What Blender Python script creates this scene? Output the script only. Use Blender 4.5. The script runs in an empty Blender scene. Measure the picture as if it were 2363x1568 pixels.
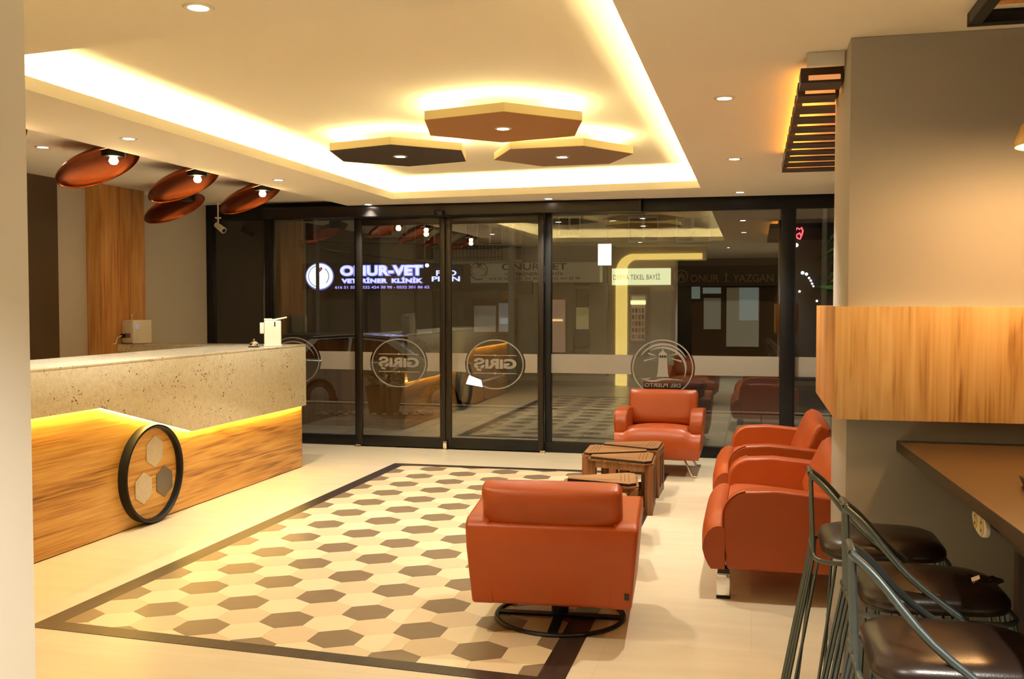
import bpy, bmesh, math, random
from mathutils import Vector, Matrix
random.seed(7)
S = bpy.context.scene
C = S.collection
PI = math.pi

# ------------------------------------------------------------ camera, world, exposure
CAM_H = 1.4507
YAW, PITCH = math.radians(13.678), math.radians(2.11)
FPX = 2295.0
cam_d = bpy.data.cameras.new('camera'); cam = bpy.data.objects.new('camera', cam_d); C.objects.link(cam)
cam.location = (0, 0, CAM_H)
cam.rotation_euler = (PI/2 - PITCH, 0, YAW)
cam_d.sensor_width = 36.0; cam_d.lens = 36.0*FPX/2363.0
cam_d.clip_start = 0.05; cam_d.clip_end = 200
S.camera = cam
W = bpy.data.worlds.new('night'); S.world = W; W.use_nodes = True
W.node_tree.nodes['Background'].inputs[0].default_value = (0.010, 0.013, 0.020, 1)
W.node_tree.nodes['Background'].inputs[1].default_value = 0.35
S.view_settings.view_transform = 'Standard'; S.view_settings.look = 'None'
S.view_settings.gamma = 1.0; S.view_settings.use_curve_mapping = False
S.view_settings.exposure = -0.12

LED_COVE = (1.0, 0.85, 0.42); LED_YEL = (1.0, 0.68, 0.15); SPOT_COL = (1.0, 0.94, 0.80)
COVE_STRENGTH = 135.0; SPOT_W = 125.0; ARCH = 4.0; STREET = 230.0

def at(px, py, Y):
    """point on the plane at depth Y that the photograph shows at this pixel (measuring helper)"""
    d = cam.rotation_euler.to_matrix() @ Vector(((px-1181.5)/FPX, -(py-784)/FPX, -1.0))
    t = Y/d.y
    return Vector((d.x*t, Y, CAM_H + d.z*t))

# ------------------------------------------------------------ materials
MATS = {}
def srgb(r, g, b):
    f = lambda c: (c/255/12.92) if c/255 <= 0.04045 else ((c/255+0.055)/1.055)**2.4
    return (f(r), f(g), f(b), 1)
def base_mat(name):
    m = bpy.data.materials.new(name); m.use_nodes = True
    return m, m.node_tree.nodes, m.node_tree.links, m.node_tree.nodes['Principled BSDF']
def mat(name, col, rough=0.5, metal=0.0, noise=0.0, nscale=8.0, bump=0.0, bscale=60.0, coat=0.0):
    if name in MATS: return MATS[name]
    m, N, L, b = base_mat(name)
    b.inputs['Base Color'].default_value = col; b.inputs['Roughness'].default_value = rough
    b.inputs['Metallic'].default_value = metal; b.inputs['Coat Weight'].default_value = coat
    if noise or bump:
        tc = N.new('ShaderNodeTexCoord')
    if noise:
        n = N.new('ShaderNodeTexNoise'); n.inputs['Scale'].default_value = nscale; n.inputs['Detail'].default_value = 5
        r = N.new('ShaderNodeMapRange'); r.inputs['To Min'].default_value = 1-noise; r.inputs['To Max'].default_value = 1+noise
        mx = N.new('ShaderNodeMix'); mx.data_type = 'RGBA'; mx.blend_type = 'MULTIPLY'; mx.inputs[0].default_value = 1
        mx.inputs[6].default_value = col
        L.new(tc.outputs['Object'], n.inputs['Vector']); L.new(n.outputs['Fac'], r.inputs['Value'])
        L.new(r.outputs[0], mx.inputs[7]); L.new(mx.outputs[2], b.inputs['Base Color'])
    if bump:
        n2 = N.new('ShaderNodeTexNoise'); n2.inputs['Scale'].default_value = bscale; n2.inputs['Detail'].default_value = 3
        bp = N.new('ShaderNodeBump'); bp.inputs['Strength'].default_value = bump; bp.inputs['Distance'].default_value = 0.004
        L.new(tc.outputs['Object'], n2.inputs['Vector']); L.new(n2.outputs['Fac'], bp.inputs['Height']); L.new(bp.outputs[0], b.inputs['Normal'])
    MATS[name] = m; return m
def emis(name, col, strength):
    if name in MATS: return MATS[name]
    m, N, L, b = base_mat(name)
    b.inputs['Base Color'].default_value = (0.8, 0.8, 0.8, 1)
    b.inputs['Emission Color'].default_value = (*col[:3], 1); b.inputs['Emission Strength'].default_value = strength
    MATS[name] = m; return m
def wood(name, dark, mid, light, axis='Z', freq=3.0, rough=0.4, warp=1.0, st=0.16):
    """long-grained oak: bands stretched along axis, cathedral figure and fine pores"""
    if name in MATS: return MATS[name]
    m, N, L, b = base_mat(name)
    tc = N.new('ShaderNodeTexCoord'); mp = N.new('ShaderNodeMapping')
    sc = {'X': (st, 1, 1), 'Y': (1, st, 1), 'Z': (1, 1, st)}[axis]
    mp.inputs['Scale'].default_value = sc
    L.new(tc.outputs['Object'], mp.inputs['Vector'])
    n1 = N.new('ShaderNodeTexNoise'); n1.inputs['Scale'].default_value = freq; n1.inputs['Detail'].default_value = 3; n1.inputs['Distortion'].default_value = 1.3*warp
    L.new(mp.outputs[0], n1.inputs['Vector'])
    mul = N.new('ShaderNodeMath'); mul.operation = 'MULTIPLY'; mul.inputs[1].default_value = 26
    L.new(n1.outputs['Fac'], mul.inputs[0])
    sn = N.new('ShaderNodeMath'); sn.operation = 'SINE'; L.new(mul.outputs[0], sn.inputs[0])
    mp2 = N.new('ShaderNodeMapping'); mp2.inputs['Scale'].default_value = tuple(0.03 if s < 1 else 1 for s in sc)
    L.new(tc.outputs['Object'], mp2.inputs['Vector'])
    n2 = N.new('ShaderNodeTexNoise'); n2.inputs['Scale'].default_value = 70; n2.inputs['Detail'].default_value = 4
    L.new(mp2.outputs[0], n2.inputs['Vector'])
    n3 = N.new('ShaderNodeTexNoise'); n3.inputs['Scale'].default_value = freq*1.7; n3.inputs['Detail'].default_value = 2
    L.new(mp.outputs[0], n3.inputs['Vector'])
    a1 = N.new('ShaderNodeMath'); a1.operation = 'MULTIPLY_ADD'; a1.inputs[1].default_value = 0.09; a1.inputs[2].default_value = 0.0
    L.new(sn.outputs[0], a1.inputs[0])
    a2 = N.new('ShaderNodeMath'); a2.operation = 'MULTIPLY_ADD'; a2.inputs[1].default_value = 0.70
    L.new(n2.outputs['Fac'], a2.inputs[0]); L.new(a1.outputs[0], a2.inputs[2])
    a3 = N.new('ShaderNodeMath'); a3.operation = 'MULTIPLY_ADD'; a3.inputs[1].default_value = 0.40
    L.new(n3.outputs['Fac'], a3.inputs[0]); L.new(a2.outputs[0], a3.inputs[2])
    cr = N.new('ShaderNodeValToRGB'); e = cr.color_ramp.elements
    e[0].position = 0.32; e[0].color = dark; e[1].position = 0.75; e[1].color = light
    k = e.new(0.5); k.color = mid
    L.new(a3.outputs[0], cr.inputs[0]); L.new(cr.outputs[0], b.inputs['Base Color'])
    b.inputs['Roughness'].default_value = rough
    bp = N.new('ShaderNodeBump'); bp.inputs['Strength'].default_value = 0.12; bp.inputs['Distance'].default_value = 0.002
    L.new(n2.outputs['Fac'], bp.inputs['Height']); L.new(bp.outputs[0], b.inputs['Normal'])
    MATS[name] = m; return m
def stone_mat():
    m, N, L, b = base_mat('speckled_stone')
    tc = N.new('ShaderNodeTexCoord')
    n = N.new('ShaderNodeTexNoise'); n.inputs['Scale'].default_value = 38; n.inputs['Detail'].default_value = 2
    cr = N.new('ShaderNodeValToRGB'); e = cr.color_ramp.elements
    e[0].position = 0.35; e[0].color = srgb(218, 207, 178); e[1].position = 0.65; e[1].color = srgb(228, 218, 192)
    L.new(tc.outputs['Object'], n.inputs['Vector']); L.new(n.outputs['Fac'], cr.inputs[0])
    col = cr.outputs[0]
    for scale, dens, thr, c in ((42, 9, 0.615, srgb(112, 64, 26)), (80, 14, 0.60, srgb(138, 88, 42)), (130, 22, 0.58, srgb(176, 140, 92))):
        v = N.new('ShaderNodeTexVoronoi'); v.inputs['Scale'].default_value = scale
        lt = N.new('ShaderNodeMath'); lt.operation = 'LESS_THAN'; lt.inputs[1].default_value = 0.25
        n2 = N.new('ShaderNodeTexNoise'); n2.inputs['Scale'].default_value = dens; n2.inputs['Detail'].default_value = 1
        gt = N.new('ShaderNodeMath'); gt.operation = 'GREATER_THAN'; gt.inputs[1].default_value = thr
        mu = N.new('ShaderNodeMath'); mu.operation = 'MULTIPLY'
        mx = N.new('ShaderNodeMix'); mx.data_type = 'RGBA'; mx.inputs[7].default_value = c
        wn = N.new('ShaderNodeTexNoise'); wn.inputs['Scale'].default_value = 60
        vm = N.new('ShaderNodeVectorMath'); vm.operation = 'MULTIPLY_ADD'; vm.inputs[1].default_value = (0.03, 0.03, 0.03)
        L.new(tc.outputs['Object'], wn.inputs['Vector']); L.new(wn.outputs['Color'], vm.inputs[0]); L.new(tc.outputs['Object'], vm.inputs[2])
        L.new(vm.outputs[0], v.inputs['Vector']); L.new(v.outputs['Distance'], lt.inputs[0])
        L.new(tc.outputs['Object'], n2.inputs['Vector']); L.new(n2.outputs['Fac'], gt.inputs[0])
        L.new(lt.outputs[0], mu.inputs[0]); L.new(gt.outputs[0], mu.inputs[1])
        L.new(mu.outputs[0], mx.inputs[0]); L.new(col, mx.inputs[6]); col = mx.outputs[2]
    L.new(col, b.inputs['Base Color']); b.inputs['Roughness'].default_value = 0.16
    return m
def glass_mat(name, tint=(0.93, 0.96, 0.95, 1), ior=1.5, rough=0.0):
    m = bpy.data.materials.new(name); m.use_nodes = True; N = m.node_tree.nodes; L = m.node_tree.links
    N.remove(N['Principled BSDF'])
    t = N.new('ShaderNodeBsdfTransparent'); t.inputs[0].default_value = tint
    g = N.new('ShaderNodeBsdfGlossy'); g.inputs['Roughness'].default_value = rough
    f = N.new('ShaderNodeFresnel'); f.inputs[0].default_value = ior
    mx = N.new('ShaderNodeMixShader')
    L.new(f.outputs[0], mx.inputs[0]); L.new(t.outputs[0], mx.inputs[1]); L.new(g.outputs[0], mx.inputs[2])
    L.new(mx.outputs[0], N['Material Output'].inputs['Surface'])
    return m
def vinyl_mat():
    m = bpy.data.materials.new('frosted_vinyl'); m.use_nodes = True; N = m.node_tree.nodes; L = m.node_tree.links
    b = N['Principled BSDF']; b.inputs['Base Color'].default_value = srgb(176, 170, 160); b.inputs['Roughness'].default_value = 0.6
    t = N.new('ShaderNodeBsdfTransparent'); mx = N.new('ShaderNodeMixShader'); mx.inputs[0].default_value = 0.80
    L.new(t.outputs[0], mx.inputs[1]); L.new(b.outputs[0], mx.inputs[2]); L.new(mx.outputs[0], N['Material Output'].inputs['Surface'])
    return m
def floor_mat():
    m, N, L, b = base_mat('beige_vinyl_floor')
    tc = N.new('ShaderNodeTexCoord'); mp = N.new('ShaderNodeMapping'); mp.inputs['Scale'].default_value = (0.35, 2.2, 1)
    L.new(tc.outputs['Object'], mp.inputs['Vector'])
    n = N.new('ShaderNodeTexNoise'); n.inputs['Scale'].default_value = 5; n.inputs['Detail'].default_value = 6
    cr = N.new('ShaderNodeValToRGB'); e = cr.color_ramp.elements
    e[0].position = 0.25; e[0].color = srgb(214, 198, 168); e[1].position = 0.8; e[1].color = srgb(226, 212, 184)
    L.new(mp.outputs[0], n.inputs['Vector']); L.new(n.outputs['Fac'], cr.inputs[0])
    br = N.new('ShaderNodeTexBrick'); br.inputs['Scale'].default_value = 1.0
    br.inputs['Brick Width'].default_value = 1.2; br.inputs['Row Height'].default_value = 0.6; br.inputs['Mortar Size'].default_value = 0.0015
    br.inputs['Color1'].default_value = (1, 1, 1, 1); br.inputs['Color2'].default_value = (0.965, 0.96, 0.95, 1); br.inputs['Mortar'].default_value = (0.86, 0.84, 0.8, 1)
    L.new(tc.outputs['Object'], br.inputs['Vector'])
    mx = N.new('ShaderNodeMix'); mx.data_type = 'RGBA'; mx.blend_type = 'MULTIPLY'; mx.inputs[0].default_value = 1
    L.new(cr.outputs[0], mx.inputs[6]); L.new(br.outputs['Color'], mx.inputs[7]); L.new(mx.outputs[2], b.inputs['Base Color'])
    b.inputs['Roughness'].default_value = 0.30
    return m

STONE = stone_mat(); GLASS = glass_mat('window_glass', ior=2.15); VINYL = vinyl_mat(); FLOORM = floor_mat()
CEILM = mat('ceiling_paint', srgb(232, 224, 208), 0.85, noise=0.015, nscale=2)
WALLG = mat('taupe_wall_paint', srgb(166, 160, 154), 0.75, noise=0.03, nscale=3)
WALLL = mat('light_grey_wall_paint', srgb(200, 192, 178), 0.7, noise=0.02, nscale=3)
WALLD = mat('brown_gloss_panel', srgb(88, 70, 52), 0.28, noise=0.1, nscale=2)
FRAME = mat('anthracite_aluminium', srgb(34, 36, 40), 0.38, 0.6, noise=0.08, nscale=4)
FRAMEB = mat('bronze_aluminium', srgb(50, 45, 42), 0.35, 0.7, noise=0.05, nscale=4)
BLACKM = mat('matt_black_metal', srgb(24, 25, 28), 0.45, 0.5, noise=0.05)
BLACKP = mat('black_plastic', srgb(18, 18, 20), 0.4, noise=0.05)
WHITEP = mat('white_plastic', srgb(236, 228, 212), 0.4, noise=0.02)
CHROME = mat('chrome', (0.85, 0.85, 0.85, 1), 0.08, 1.0, noise=0.02)
LEATHER = mat('orange_leather', srgb(164, 69, 14), 0.40, noise=0.10, nscale=5, bump=0.10, bscale=350)
BROWNL = mat('dark_brown_leather', srgb(44, 31, 25), 0.30, noise=0.15, nscale=6, bump=0.08, bscale=300)
STEELG = mat('grey_green_steel', srgb(86, 96, 98), 0.38, 0.55, noise=0.06)
COPPER = mat('brushed_copper', srgb(158, 78, 38), 0.24, 1.0, noise=0.10, nscale=30)
OAKY = wood('oak_counter', srgb(136, 86, 32), srgb(200, 145, 66), srgb(224, 178, 98), 'Y', 4.2, 0.42, st=0.10)
OAKV = wood('oak_vertical', srgb(156, 96, 44), srgb(198, 138, 74), srgb(214, 162, 98), 'Z', 3.0, 0.42)
OAKP = wood('oak_panel', srgb(156, 106, 58), srgb(214, 172, 112), srgb(230, 194, 140), 'Z', 3.6, 0.42)
TEAK = wood('teak_table', srgb(72, 42, 20), srgb(112, 68, 34), srgb(140, 90, 48), 'Z', 5, 0.45)
TEAKT = wood('teak_table_top', srgb(100, 66, 36), srgb(134, 92, 54), srgb(152, 110, 68), 'X', 5, 0.45)
DARKW = wood('dark_stained_wood', srgb(36, 22, 14), srgb(52, 34, 22), srgb(66, 44, 30), 'X', 4, 0.45)
BORDW = wood('dark_brown_border', srgb(38, 29, 23), srgb(48, 37, 30), srgb(60, 47, 38), 'Y', 6, 0.35)

# ------------------------------------------------------------ mesh helpers
class MB:
    def __init__(s): s.v = []; s.f = []
    def add(s, verts, faces):
        o = len(s.v); s.v += [tuple(v) for v in verts]; s.f += [tuple(i+o for i in f) for f in faces]; return s
    def box(s, x0, x1, y0, y1, z0, z1):
        return s.add([(x0,y0,z0),(x1,y0,z0),(x1,y1,z0),(x0,y1,z0),(x0,y0,z1),(x1,y0,z1),(x1,y1,z1),(x0,y1,z1)],
                     [(0,3,2,1),(4,5,6,7),(0,1,5,4),(1,2,6,5),(2,3,7,6),(3,0,4,7)])
    def prism(s, poly, a, b, plane='XY'):
        """poly: 2D outline; extruded from a to b along the third axis"""
        def P(u, w, c): return {'XY': (u, w, c), 'XZ': (u, c, w), 'YZ': (c, u, w)}[plane]
        n = len(poly)
        vs = [P(u, w, a) for u, w in poly] + [P(u, w, b) for u, w in poly]
        fs = [tuple(range(n-1, -1, -1)), tuple(range(n, 2*n))] + [(i, (i+1) % n, n+(i+1) % n, n+i) for i in range(n)]
        return s.add(vs, fs)
    def tube(s, pts, r, seg=8, closed=False):
        pts = [Vector(p) for p in pts]; n = len(pts); rings = []
        rr = r if isinstance(r, (list, tuple)) else [r]*n
        up = None
        for i, p in enumerate(pts):
            if closed: t = (pts[(i+1) % n]-pts[i-1])
            else: t = (pts[min(i+1, n-1)]-pts[max(i-1, 0)])
            t.normalize()
            if up is None: up = Vector((0,0,1)) if abs(t.z) < 0.9 else Vector((1,0,0))
            a = t.cross(up).normalized(); bb = a.cross(t).normalized(); up = bb
            rings.append([p + (a*math.cos(2*PI*k/seg)+bb*math.sin(2*PI*k/seg))*rr[i] for k in range(seg)])
        vs = [q for ring in rings for q in ring]; fs = []
        for i in range(n if closed else n-1):
            j = (i+1) % n
            for k in range(seg): fs.append((i*seg+k, i*seg+(k+1) % seg, j*seg+(k+1) % seg, j*seg+k))
        if not closed:
            fs.append(tuple(range(seg-1, -1, -1))); fs.append(tuple((n-1)*seg+k for k in range(seg)))
        return s.add(vs, fs)
    def lathe(s, prof, seg=32, loc=(0,0,0), M=None, caps=True):
        """prof: (r,z) list, revolved about Z"""
        n = len(prof); vs = []; fs = []
        for r, z in prof:
            for k in range(seg):
                v = Vector((r*math.cos(2*PI*k/seg), r*math.sin(2*PI*k/seg), z))
                if M: v = M @ v
                vs.append(v+Vector(loc))
        for i in range(n-1):
            for k in range(seg): fs.append((i*seg+k, i*seg+(k+1) % seg, (i+1)*seg+(k+1) % seg, (i+1)*seg+k))
        if caps and prof[0][0] > 1e-6: fs.append(tuple(range(seg-1, -1, -1)))
        if caps and prof[-1][0] > 1e-6: fs.append(tuple((n-1)*seg+k for k in range(seg)))
        return s.add(vs, fs)
    def mesh(s, name, m, smooth=False, bevel=0, segs=3, merge=False, angle=40):
        me = bpy.data.meshes.new(name); me.from_pydata(s.v, [], s.f); me.update()
        bm = bmesh.new(); bm.from_mesh(me)
        if merge: bmesh.ops.remove_doubles(bm, verts=bm.verts, dist=1e-5)
        bmesh.ops.recalc_face_normals(bm, faces=bm.faces)
        if bevel:
            ed = [e for e in bm.edges if len(e.link_faces) == 2 and e.calc_face_angle() > math.radians(28)]
            bmesh.ops.bevel(bm, geom=ed, offset=bevel, segments=segs, profile=0.5, affect='EDGES', clamp_overlap=True)
        bm.to_mesh(me); bm.free()
        if smooth or bevel:
            me.polygons.foreach_set('use_smooth', [True]*len(me.polygons)); me.set_sharp_from_angle(angle=math.radians(angle))
        if m: me.materials.append(m)
        return me
    def build(s, name, m, parent=None, loc=None, rot=None, smooth=False, bevel=0, segs=3, merge=False, angle=40, wn=False):
        o = bpy.data.objects.new(name, s.mesh(name, m, smooth, bevel, segs, merge, angle)); C.objects.link(o)
        if parent: o.parent = parent
        if loc: o.location = loc
        if rot: o.rotation_euler = rot
        if wn:
            w = o.modifiers.new('wn', 'WEIGHTED_NORMAL'); w.keep_sharp = True
        return o
def box(name, b, m, parent=None, bevel=0, segs=2, **k): return MB().box(*b).build(name, m, parent, bevel=bevel, segs=segs, **k)
def tag(o, label, cat=None, group=None, kind=None):
    o['label'] = label
    if cat: o['category'] = cat
    if group: o['group'] = group
    if kind: o['kind'] = kind
    return o
def thing(name, label, cat, loc=(0,0,0), rz=0, group=None, kind=None):
    o = bpy.data.objects.new(name, None); o.empty_display_size = 0.1; C.objects.link(o)
    o.location = loc; o.rotation_euler = (0, 0, rz)
    return tag(o, label, cat, group, kind)
def struct(o, label, cat): return tag(o, label, cat, kind='structure')
def children(o): return [c for c in bpy.data.objects if c.parent == o]
def copy_tree(o, parent=None):
    c = o.copy(); C.objects.link(c)
    if parent: c.parent = parent
    for ch in children(o): copy_tree(ch, c)
    return c
def text_mesh(txt, bold=0.0, shear=0.0):
    cu = bpy.data.curves.new('t', 'FONT'); cu.body = txt; cu.offset = bold; cu.shear = shear; cu.resolution_u = 4
    o = bpy.data.objects.new('t', cu); C.objects.link(o)
    bpy.context.view_layer.update()
    me = bpy.data.meshes.new_from_object(o.evaluated_get(bpy.context.evaluated_depsgraph_get()))
    bpy.data.objects.remove(o); bpy.data.curves.remove(cu)
    return me
def text(name, txt, x0, x1, z0, z1, y, m, parent=None, mirror=False, bold=0.0, thick=0.0, off=(0,0,0), shear=0.0):
    """lettering standing in the XZ plane at depth y, fitted to the rectangle"""
    me = text_mesh(txt, bold, shear)
    us = [v.co.x for v in me.vertices]; ws = [v.co.y for v in me.vertices]
    u0, u1, w0, w1 = min(us), max(us), min(ws), max(ws)
    for v in me.vertices:
        a = (v.co.x-u0)/(u1-u0); 
        if mirror: a = 1-a
        v.co = Vector((x0+a*(x1-x0)-off[0], y-off[1], z0+(v.co.y-w0)/(w1-w0)*(z1-z0)-off[2]))
    me.name = name; me.materials.clear(); me.materials.append(m)
    o = bpy.data.objects.new(name, me); C.objects.link(o)
    if thick:
        sm = o.modifiers.new('s', 'SOLIDIFY'); sm.thickness = thick; sm.offset = 0
    if parent: o.parent = parent
    return o
def light(name, kind, loc, energy, col, parent=None, rot=(0,0,0), **k):
    d = bpy.data.lights.new(name, kind); d.energy = energy; d.color = col
    for a, v in k.items(): setattr(d, a, v)
    o = bpy.data.objects.new(name, d); C.objects.link(o); o.location = loc; o.rotation_euler = rot
    if parent: o.parent = parent
    return o
def clip(poly, a, b):
    """keep the part of poly left of the line a->b"""
    out = []
    side = lambda p: (b[0]-a[0])*(p[1]-a[1])-(b[1]-a[1])*(p[0]-a[0])
    for i, p in enumerate(poly):
        q = poly[(i+1) % len(poly)]; sp, sq = side(p), side(q)
        if sp >= 0: out.append(p)
        if (sp >= 0) != (sq >= 0):
            t = sp/(sp-sq); out.append((p[0]+t*(q[0]-p[0]), p[1]+t*(q[1]-p[1])))
    return out
def ring2d(cx, cz, rx, rz, n=48, a0=0, a1=2*PI):
    return [(cx+rx*math.cos(a0+(a1-a0)*i/n), cz+rz*math.sin(a0+(a1-a0)*i/n)) for i in range(n+1 if a1-a0 < 2*PI-1e-6 else n)]

# ============================================================ SHELL
XL, XR, YB, YF = -5.60, 3.4, -3.2, 9.45       # left wall, right wall, wall behind the camera, glass front
ZS, ZL, ZC = 2.42, 2.475, 2.605                # soffit, ceiling over the counter, coffer
fl = MB().box(XL-0.2, XR+0.2, YB-0.2, YF+0.10, -0.12, 0.0).build('floor', FLOORM)
struct(fl, 'pale beige vinyl floor of the lobby with a hexagon tile field', 'floor')
# border strips of the patterned field and the hexagon tiles
OUT = [(-3.145, 3.765), (-0.695, 3.630), (-0.695, 8.49), (-3.145, 8.44)]
INN = [(-3.035, 3.860), (-0.805, 3.720), (-0.805, 8.385), (-3.035, 8.335)]
for i in range(4):
    j = (i+1) % 4
    o = MB().prism([OUT[i], OUT[j], INN[j], INN[i]], 0.0003, 0.0022).build('border_strip', BORDW, fl)
D = 0.215; HX0, HY0 = -2.710, 4.129
TILES = [mat('hex_tile_dark', srgb(128, 108, 84), 0.33, noise=0.12, nscale=14), mat('hex_tile_cream', srgb(228, 210, 172), 0.33, noise=0.04, nscale=10),
         mat('hex_tile_sand', srgb(214, 192, 156), 0.33, noise=0.04, nscale=10)]
R6 = D/math.sqrt(3)-0.0006
hexme = [MB().prism([(R6*math.cos(PI/2+k*PI/3), R6*math.sin(PI/2+k*PI/3)) for k in range(6)], 0.0003, 0.0020).mesh('hex_tile', TILES[c]) for c in range(3)]
for bb in range(-6, 28):
    for aa in range(-20, 24):
        cx = HX0+aa*D+bb*D/2; cy = HY0+bb*D*math.sqrt(3)/2; c = (aa-bb) % 3
        poly = [(cx+R6*math.cos(PI/2+k*PI/3), cy+R6*math.sin(PI/2+k*PI/3)) for k in range(6)]
        q = poly
        for i in range(4): q = clip(q, INN[i], INN[(i+1) % 4]) if q else q
        if len(q) < 3: continue
        area = abs(sum(q[i][0]*q[(i+1) % len(q)][1]-q[(i+1) % len(q)][0]*q[i][1] for i in range(len(q))))/2
        if area < 0.0006: continue
        if area > 0.999*1.5*math.sqrt(3)*R6*R6:
            o = bpy.data.objects.new('hex_tile', hexme[c]); C.objects.link(o); o.location = (cx, cy, 0)
        else:
            o = MB().prism([(p[0]-cx, p[1]-cy) for p in q], 0.0003, 0.0020).build('hex_tile', TILES[c]); o.location = (cx, cy, 0)
        o.parent = fl

# ---- walls
w = box('wall_left', (XL-0.2, XL, YB, YF+0.1, 0, 2.7), WALLL); struct(w, 'light grey painted side wall behind the reception counter', 'wall')
o = box('wall_panel', (XL+0.001, XL+0.018, 4.4, 7.105, 0, ZL), WALLD, w); o['label'] = 'dark brown glossy wall panel'
p = thing('trim_1', 'oak clad pilaster on the wall behind the reception counter', 'pilaster', (XL, 7.8, 0), kind='structure')
box('front_board', (0.125, 0.150, -0.315, 0.315, 0, ZL), OAKV, p, bevel=0.002)
box('side_board', (0.0, 0.125, -0.315, -0.292, 0, ZL), OAKV, p, bevel=0.001)
box('side_board', (0.0, 0.125, 0.292, 0.315, 0, ZL), OAKV, p, bevel=0.001)
w = box('wall_right', (XR, XR+0.2, YB, YF+0.1, 0, 2.7), WALLG); struct(w, 'taupe far right wall of the cafe side', 'wall')
w = box('wall_back', (XL-0.2, XR+0.2, YB-0.2, YB, 0, 2.7), mat('dark_brown_paint', srgb(74, 60, 48), 0.7, noise=0.05)); struct(w, 'taupe wall behind the viewer', 'wall')
# pier at the left edge of the picture with the lit arch on its far side
PX, PY = -1.322, 1.60
w = MB().box(XL, PX, PY-0.55, PY, 0, ZS).build('wall_front', mat('pier_paint', srgb(230, 224, 214), 0.7, noise=0.02, nscale=3)); struct(w, 'pale grey painted pier cutting off the left edge of the view', 'wall')
# column on the right
CX0, CY0, CY1 = 0.335, 3.86, 4.56
w = box('wall_column', (CX0, XR, CY0, CY1, 0, ZS), WALLG, bevel=0.004); struct(w, 'taupe plaster column wall behind the bar stools', 'wall')
bb_ = MB().box(CX0-0.014, CX0, CY0-0.014, CY1+0.014, 0, 0.07).build('baseboard_column', mat('grey_skirting', srgb(120, 110, 98), 0.5, noise=0.05)); struct(bb_, 'low grey skirting around the foot of the taupe column', 'baseboard')

# ---- ceiling: soffit ring round a sunk coffer
COF = [(-3.21, 3.415), (-0.450, 3.075), (-0.447, 8.552), (-3.296, 8.800)]
X0, X1, Y0, Y1 = -3.95, XR, YB, 9.30
OC = [(X0, Y0), (X1, Y0), (X1, Y1), (X0, Y1)]
ce = MB()
for i in range(4):
    j = (i+1) % 4; ce.prism([OC[i], OC[j], COF[j], COF[i]], ZS, ZS+0.02)
ce.box(X0, X0+0.02, Y0, Y1, ZS+0.02, ZL+0.02)
ceil = ce.build('ceiling', CEILM); struct(ceil, 'cream plaster ceiling with a long sunk coffer lit from hidden strips', 'ceiling')
def offset_quad(q, d):
    cx = sum(p[0] for p in q)/4; cy = sum(p[1] for p in q)/4; out = []
    n = len(q)
    for i in range(n):
        a, b, c = Vector(q[i-1]), Vector(q[i]), Vector(q[(i+1) % n])
        e1 = (b-a).normalized(); e2 = (c-b).normalized()
        n1 = Vector((e1.y, -e1.x)); n2 = Vector((e2.y, -e2.x))
        m = (n1+n2).normalized(); out.append(tuple(b+m*d/max(0.2, m.dot(n1))))
    return out
lip = MB(); LO = offset_quad(COF, 0.015)
for i in range(4):
    j = (i+1) % 4; lip.prism([COF[i], COF[j], LO[j], LO[i]], ZS+0.02, ZS+0.062)
lip.build('coffer_lip', CEILM, ceil)
BO = offset_quad(COF, 0.20); BO2 = offset_quad(COF, 0.215)
up = MB().prism(BO2, ZC, ZC+0.02)
for i in range(4):
    j = (i+1) % 4; up.prism([BO[i], BO[j], BO2[j], BO2[i]], ZS+0.02, ZC)
up.build('coffer_panel', CEILM, ceil)
LEDM = emis('cove_led', LED_COVE, COVE_STRENGTH)
La, Lb = offset_quad(COF, 0.075), offset_quad(COF, 0.095)
for i in range(4):
    j = (i+1) % 4
    MB().prism([La[i], La[j], Lb[j], Lb[i]], ZS+0.022, ZS+0.030).build('led_strip', LEDM, ceil)
MB().box(XL, X0+0.02, YB, YF+0.1, ZL, ZL+0.03).build('counter_ceiling', CEILM, ceil)
MB().box(X0, XR, 9.30, YF+0.1, ZL, ZL+0.03).build('window_ceiling', CEILM, ceil)

# ---- glass front
FY0, FY1 = YF-0.03, YF+0.05
def frame(name, boxes, parent, m=FRAME):
    for b in boxes: box(name, b, m, parent, bevel=0.003)
def pane(b, parent): return box('glass_pane', b, GLASS, parent)
ZH = 2.31
hd = box('trim_2', (XL, XR, FY0, FY1, ZH, ZL), FRAME, bevel=0.003); struct(hd, 'black aluminium head rail along the top of the glass front', 'frame')
sl = box('trim_3', (XL, XR, FY0, FY1, 0.0, 0.10), FRAME, bevel=0.003); struct(sl, 'black aluminium bottom rail along the foot of the glass front', 'frame')
GY = YF+0.012
def window(n, x0, x1, label, lw=0.06, rw=0.06, zb=0.10, zt=ZH):
    t = thing('window_%d' % n, label, 'window', ((x0+x1)/2, YF, 0), kind='structure')
    c = (x0+x1)/2; a, b = x0-c, x1-c
    frame('mullion', [(a, a+lw, -0.03, 0.05, zb, zt), (b-rw, b, -0.03, 0.05, zb, zt)], t)
    box('glass_pane', (a+lw-0.005, b-rw+0.005, 0.010, 0.018, zb-0.005, zt+0.005), GLASS, t)
    return t, c
w1, c1 = window(1, XL, -4.89, 'narrow glass pane at the left end beside the grey wall', 0.07, 0.04)
w2, c2 = window(2, -4.89, -3.905, 'fixed glass pane behind the far end of the counter', 0.04, 0.03)
w3, c3 = window(3, -1.965, 0.355, 'wide fixed glass pane behind the single orange armchair', 0.058, 0.122)
w4, c4 = window(4, 0.355, 1.9, 'dark glass pane between the black post and the column', 0.01, 0.06)
box('glazing_bar', (-0.765, 0.71, -0.02, 0.03, 0.735, 0.765), FRAME, w4, bevel=0.002)
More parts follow.
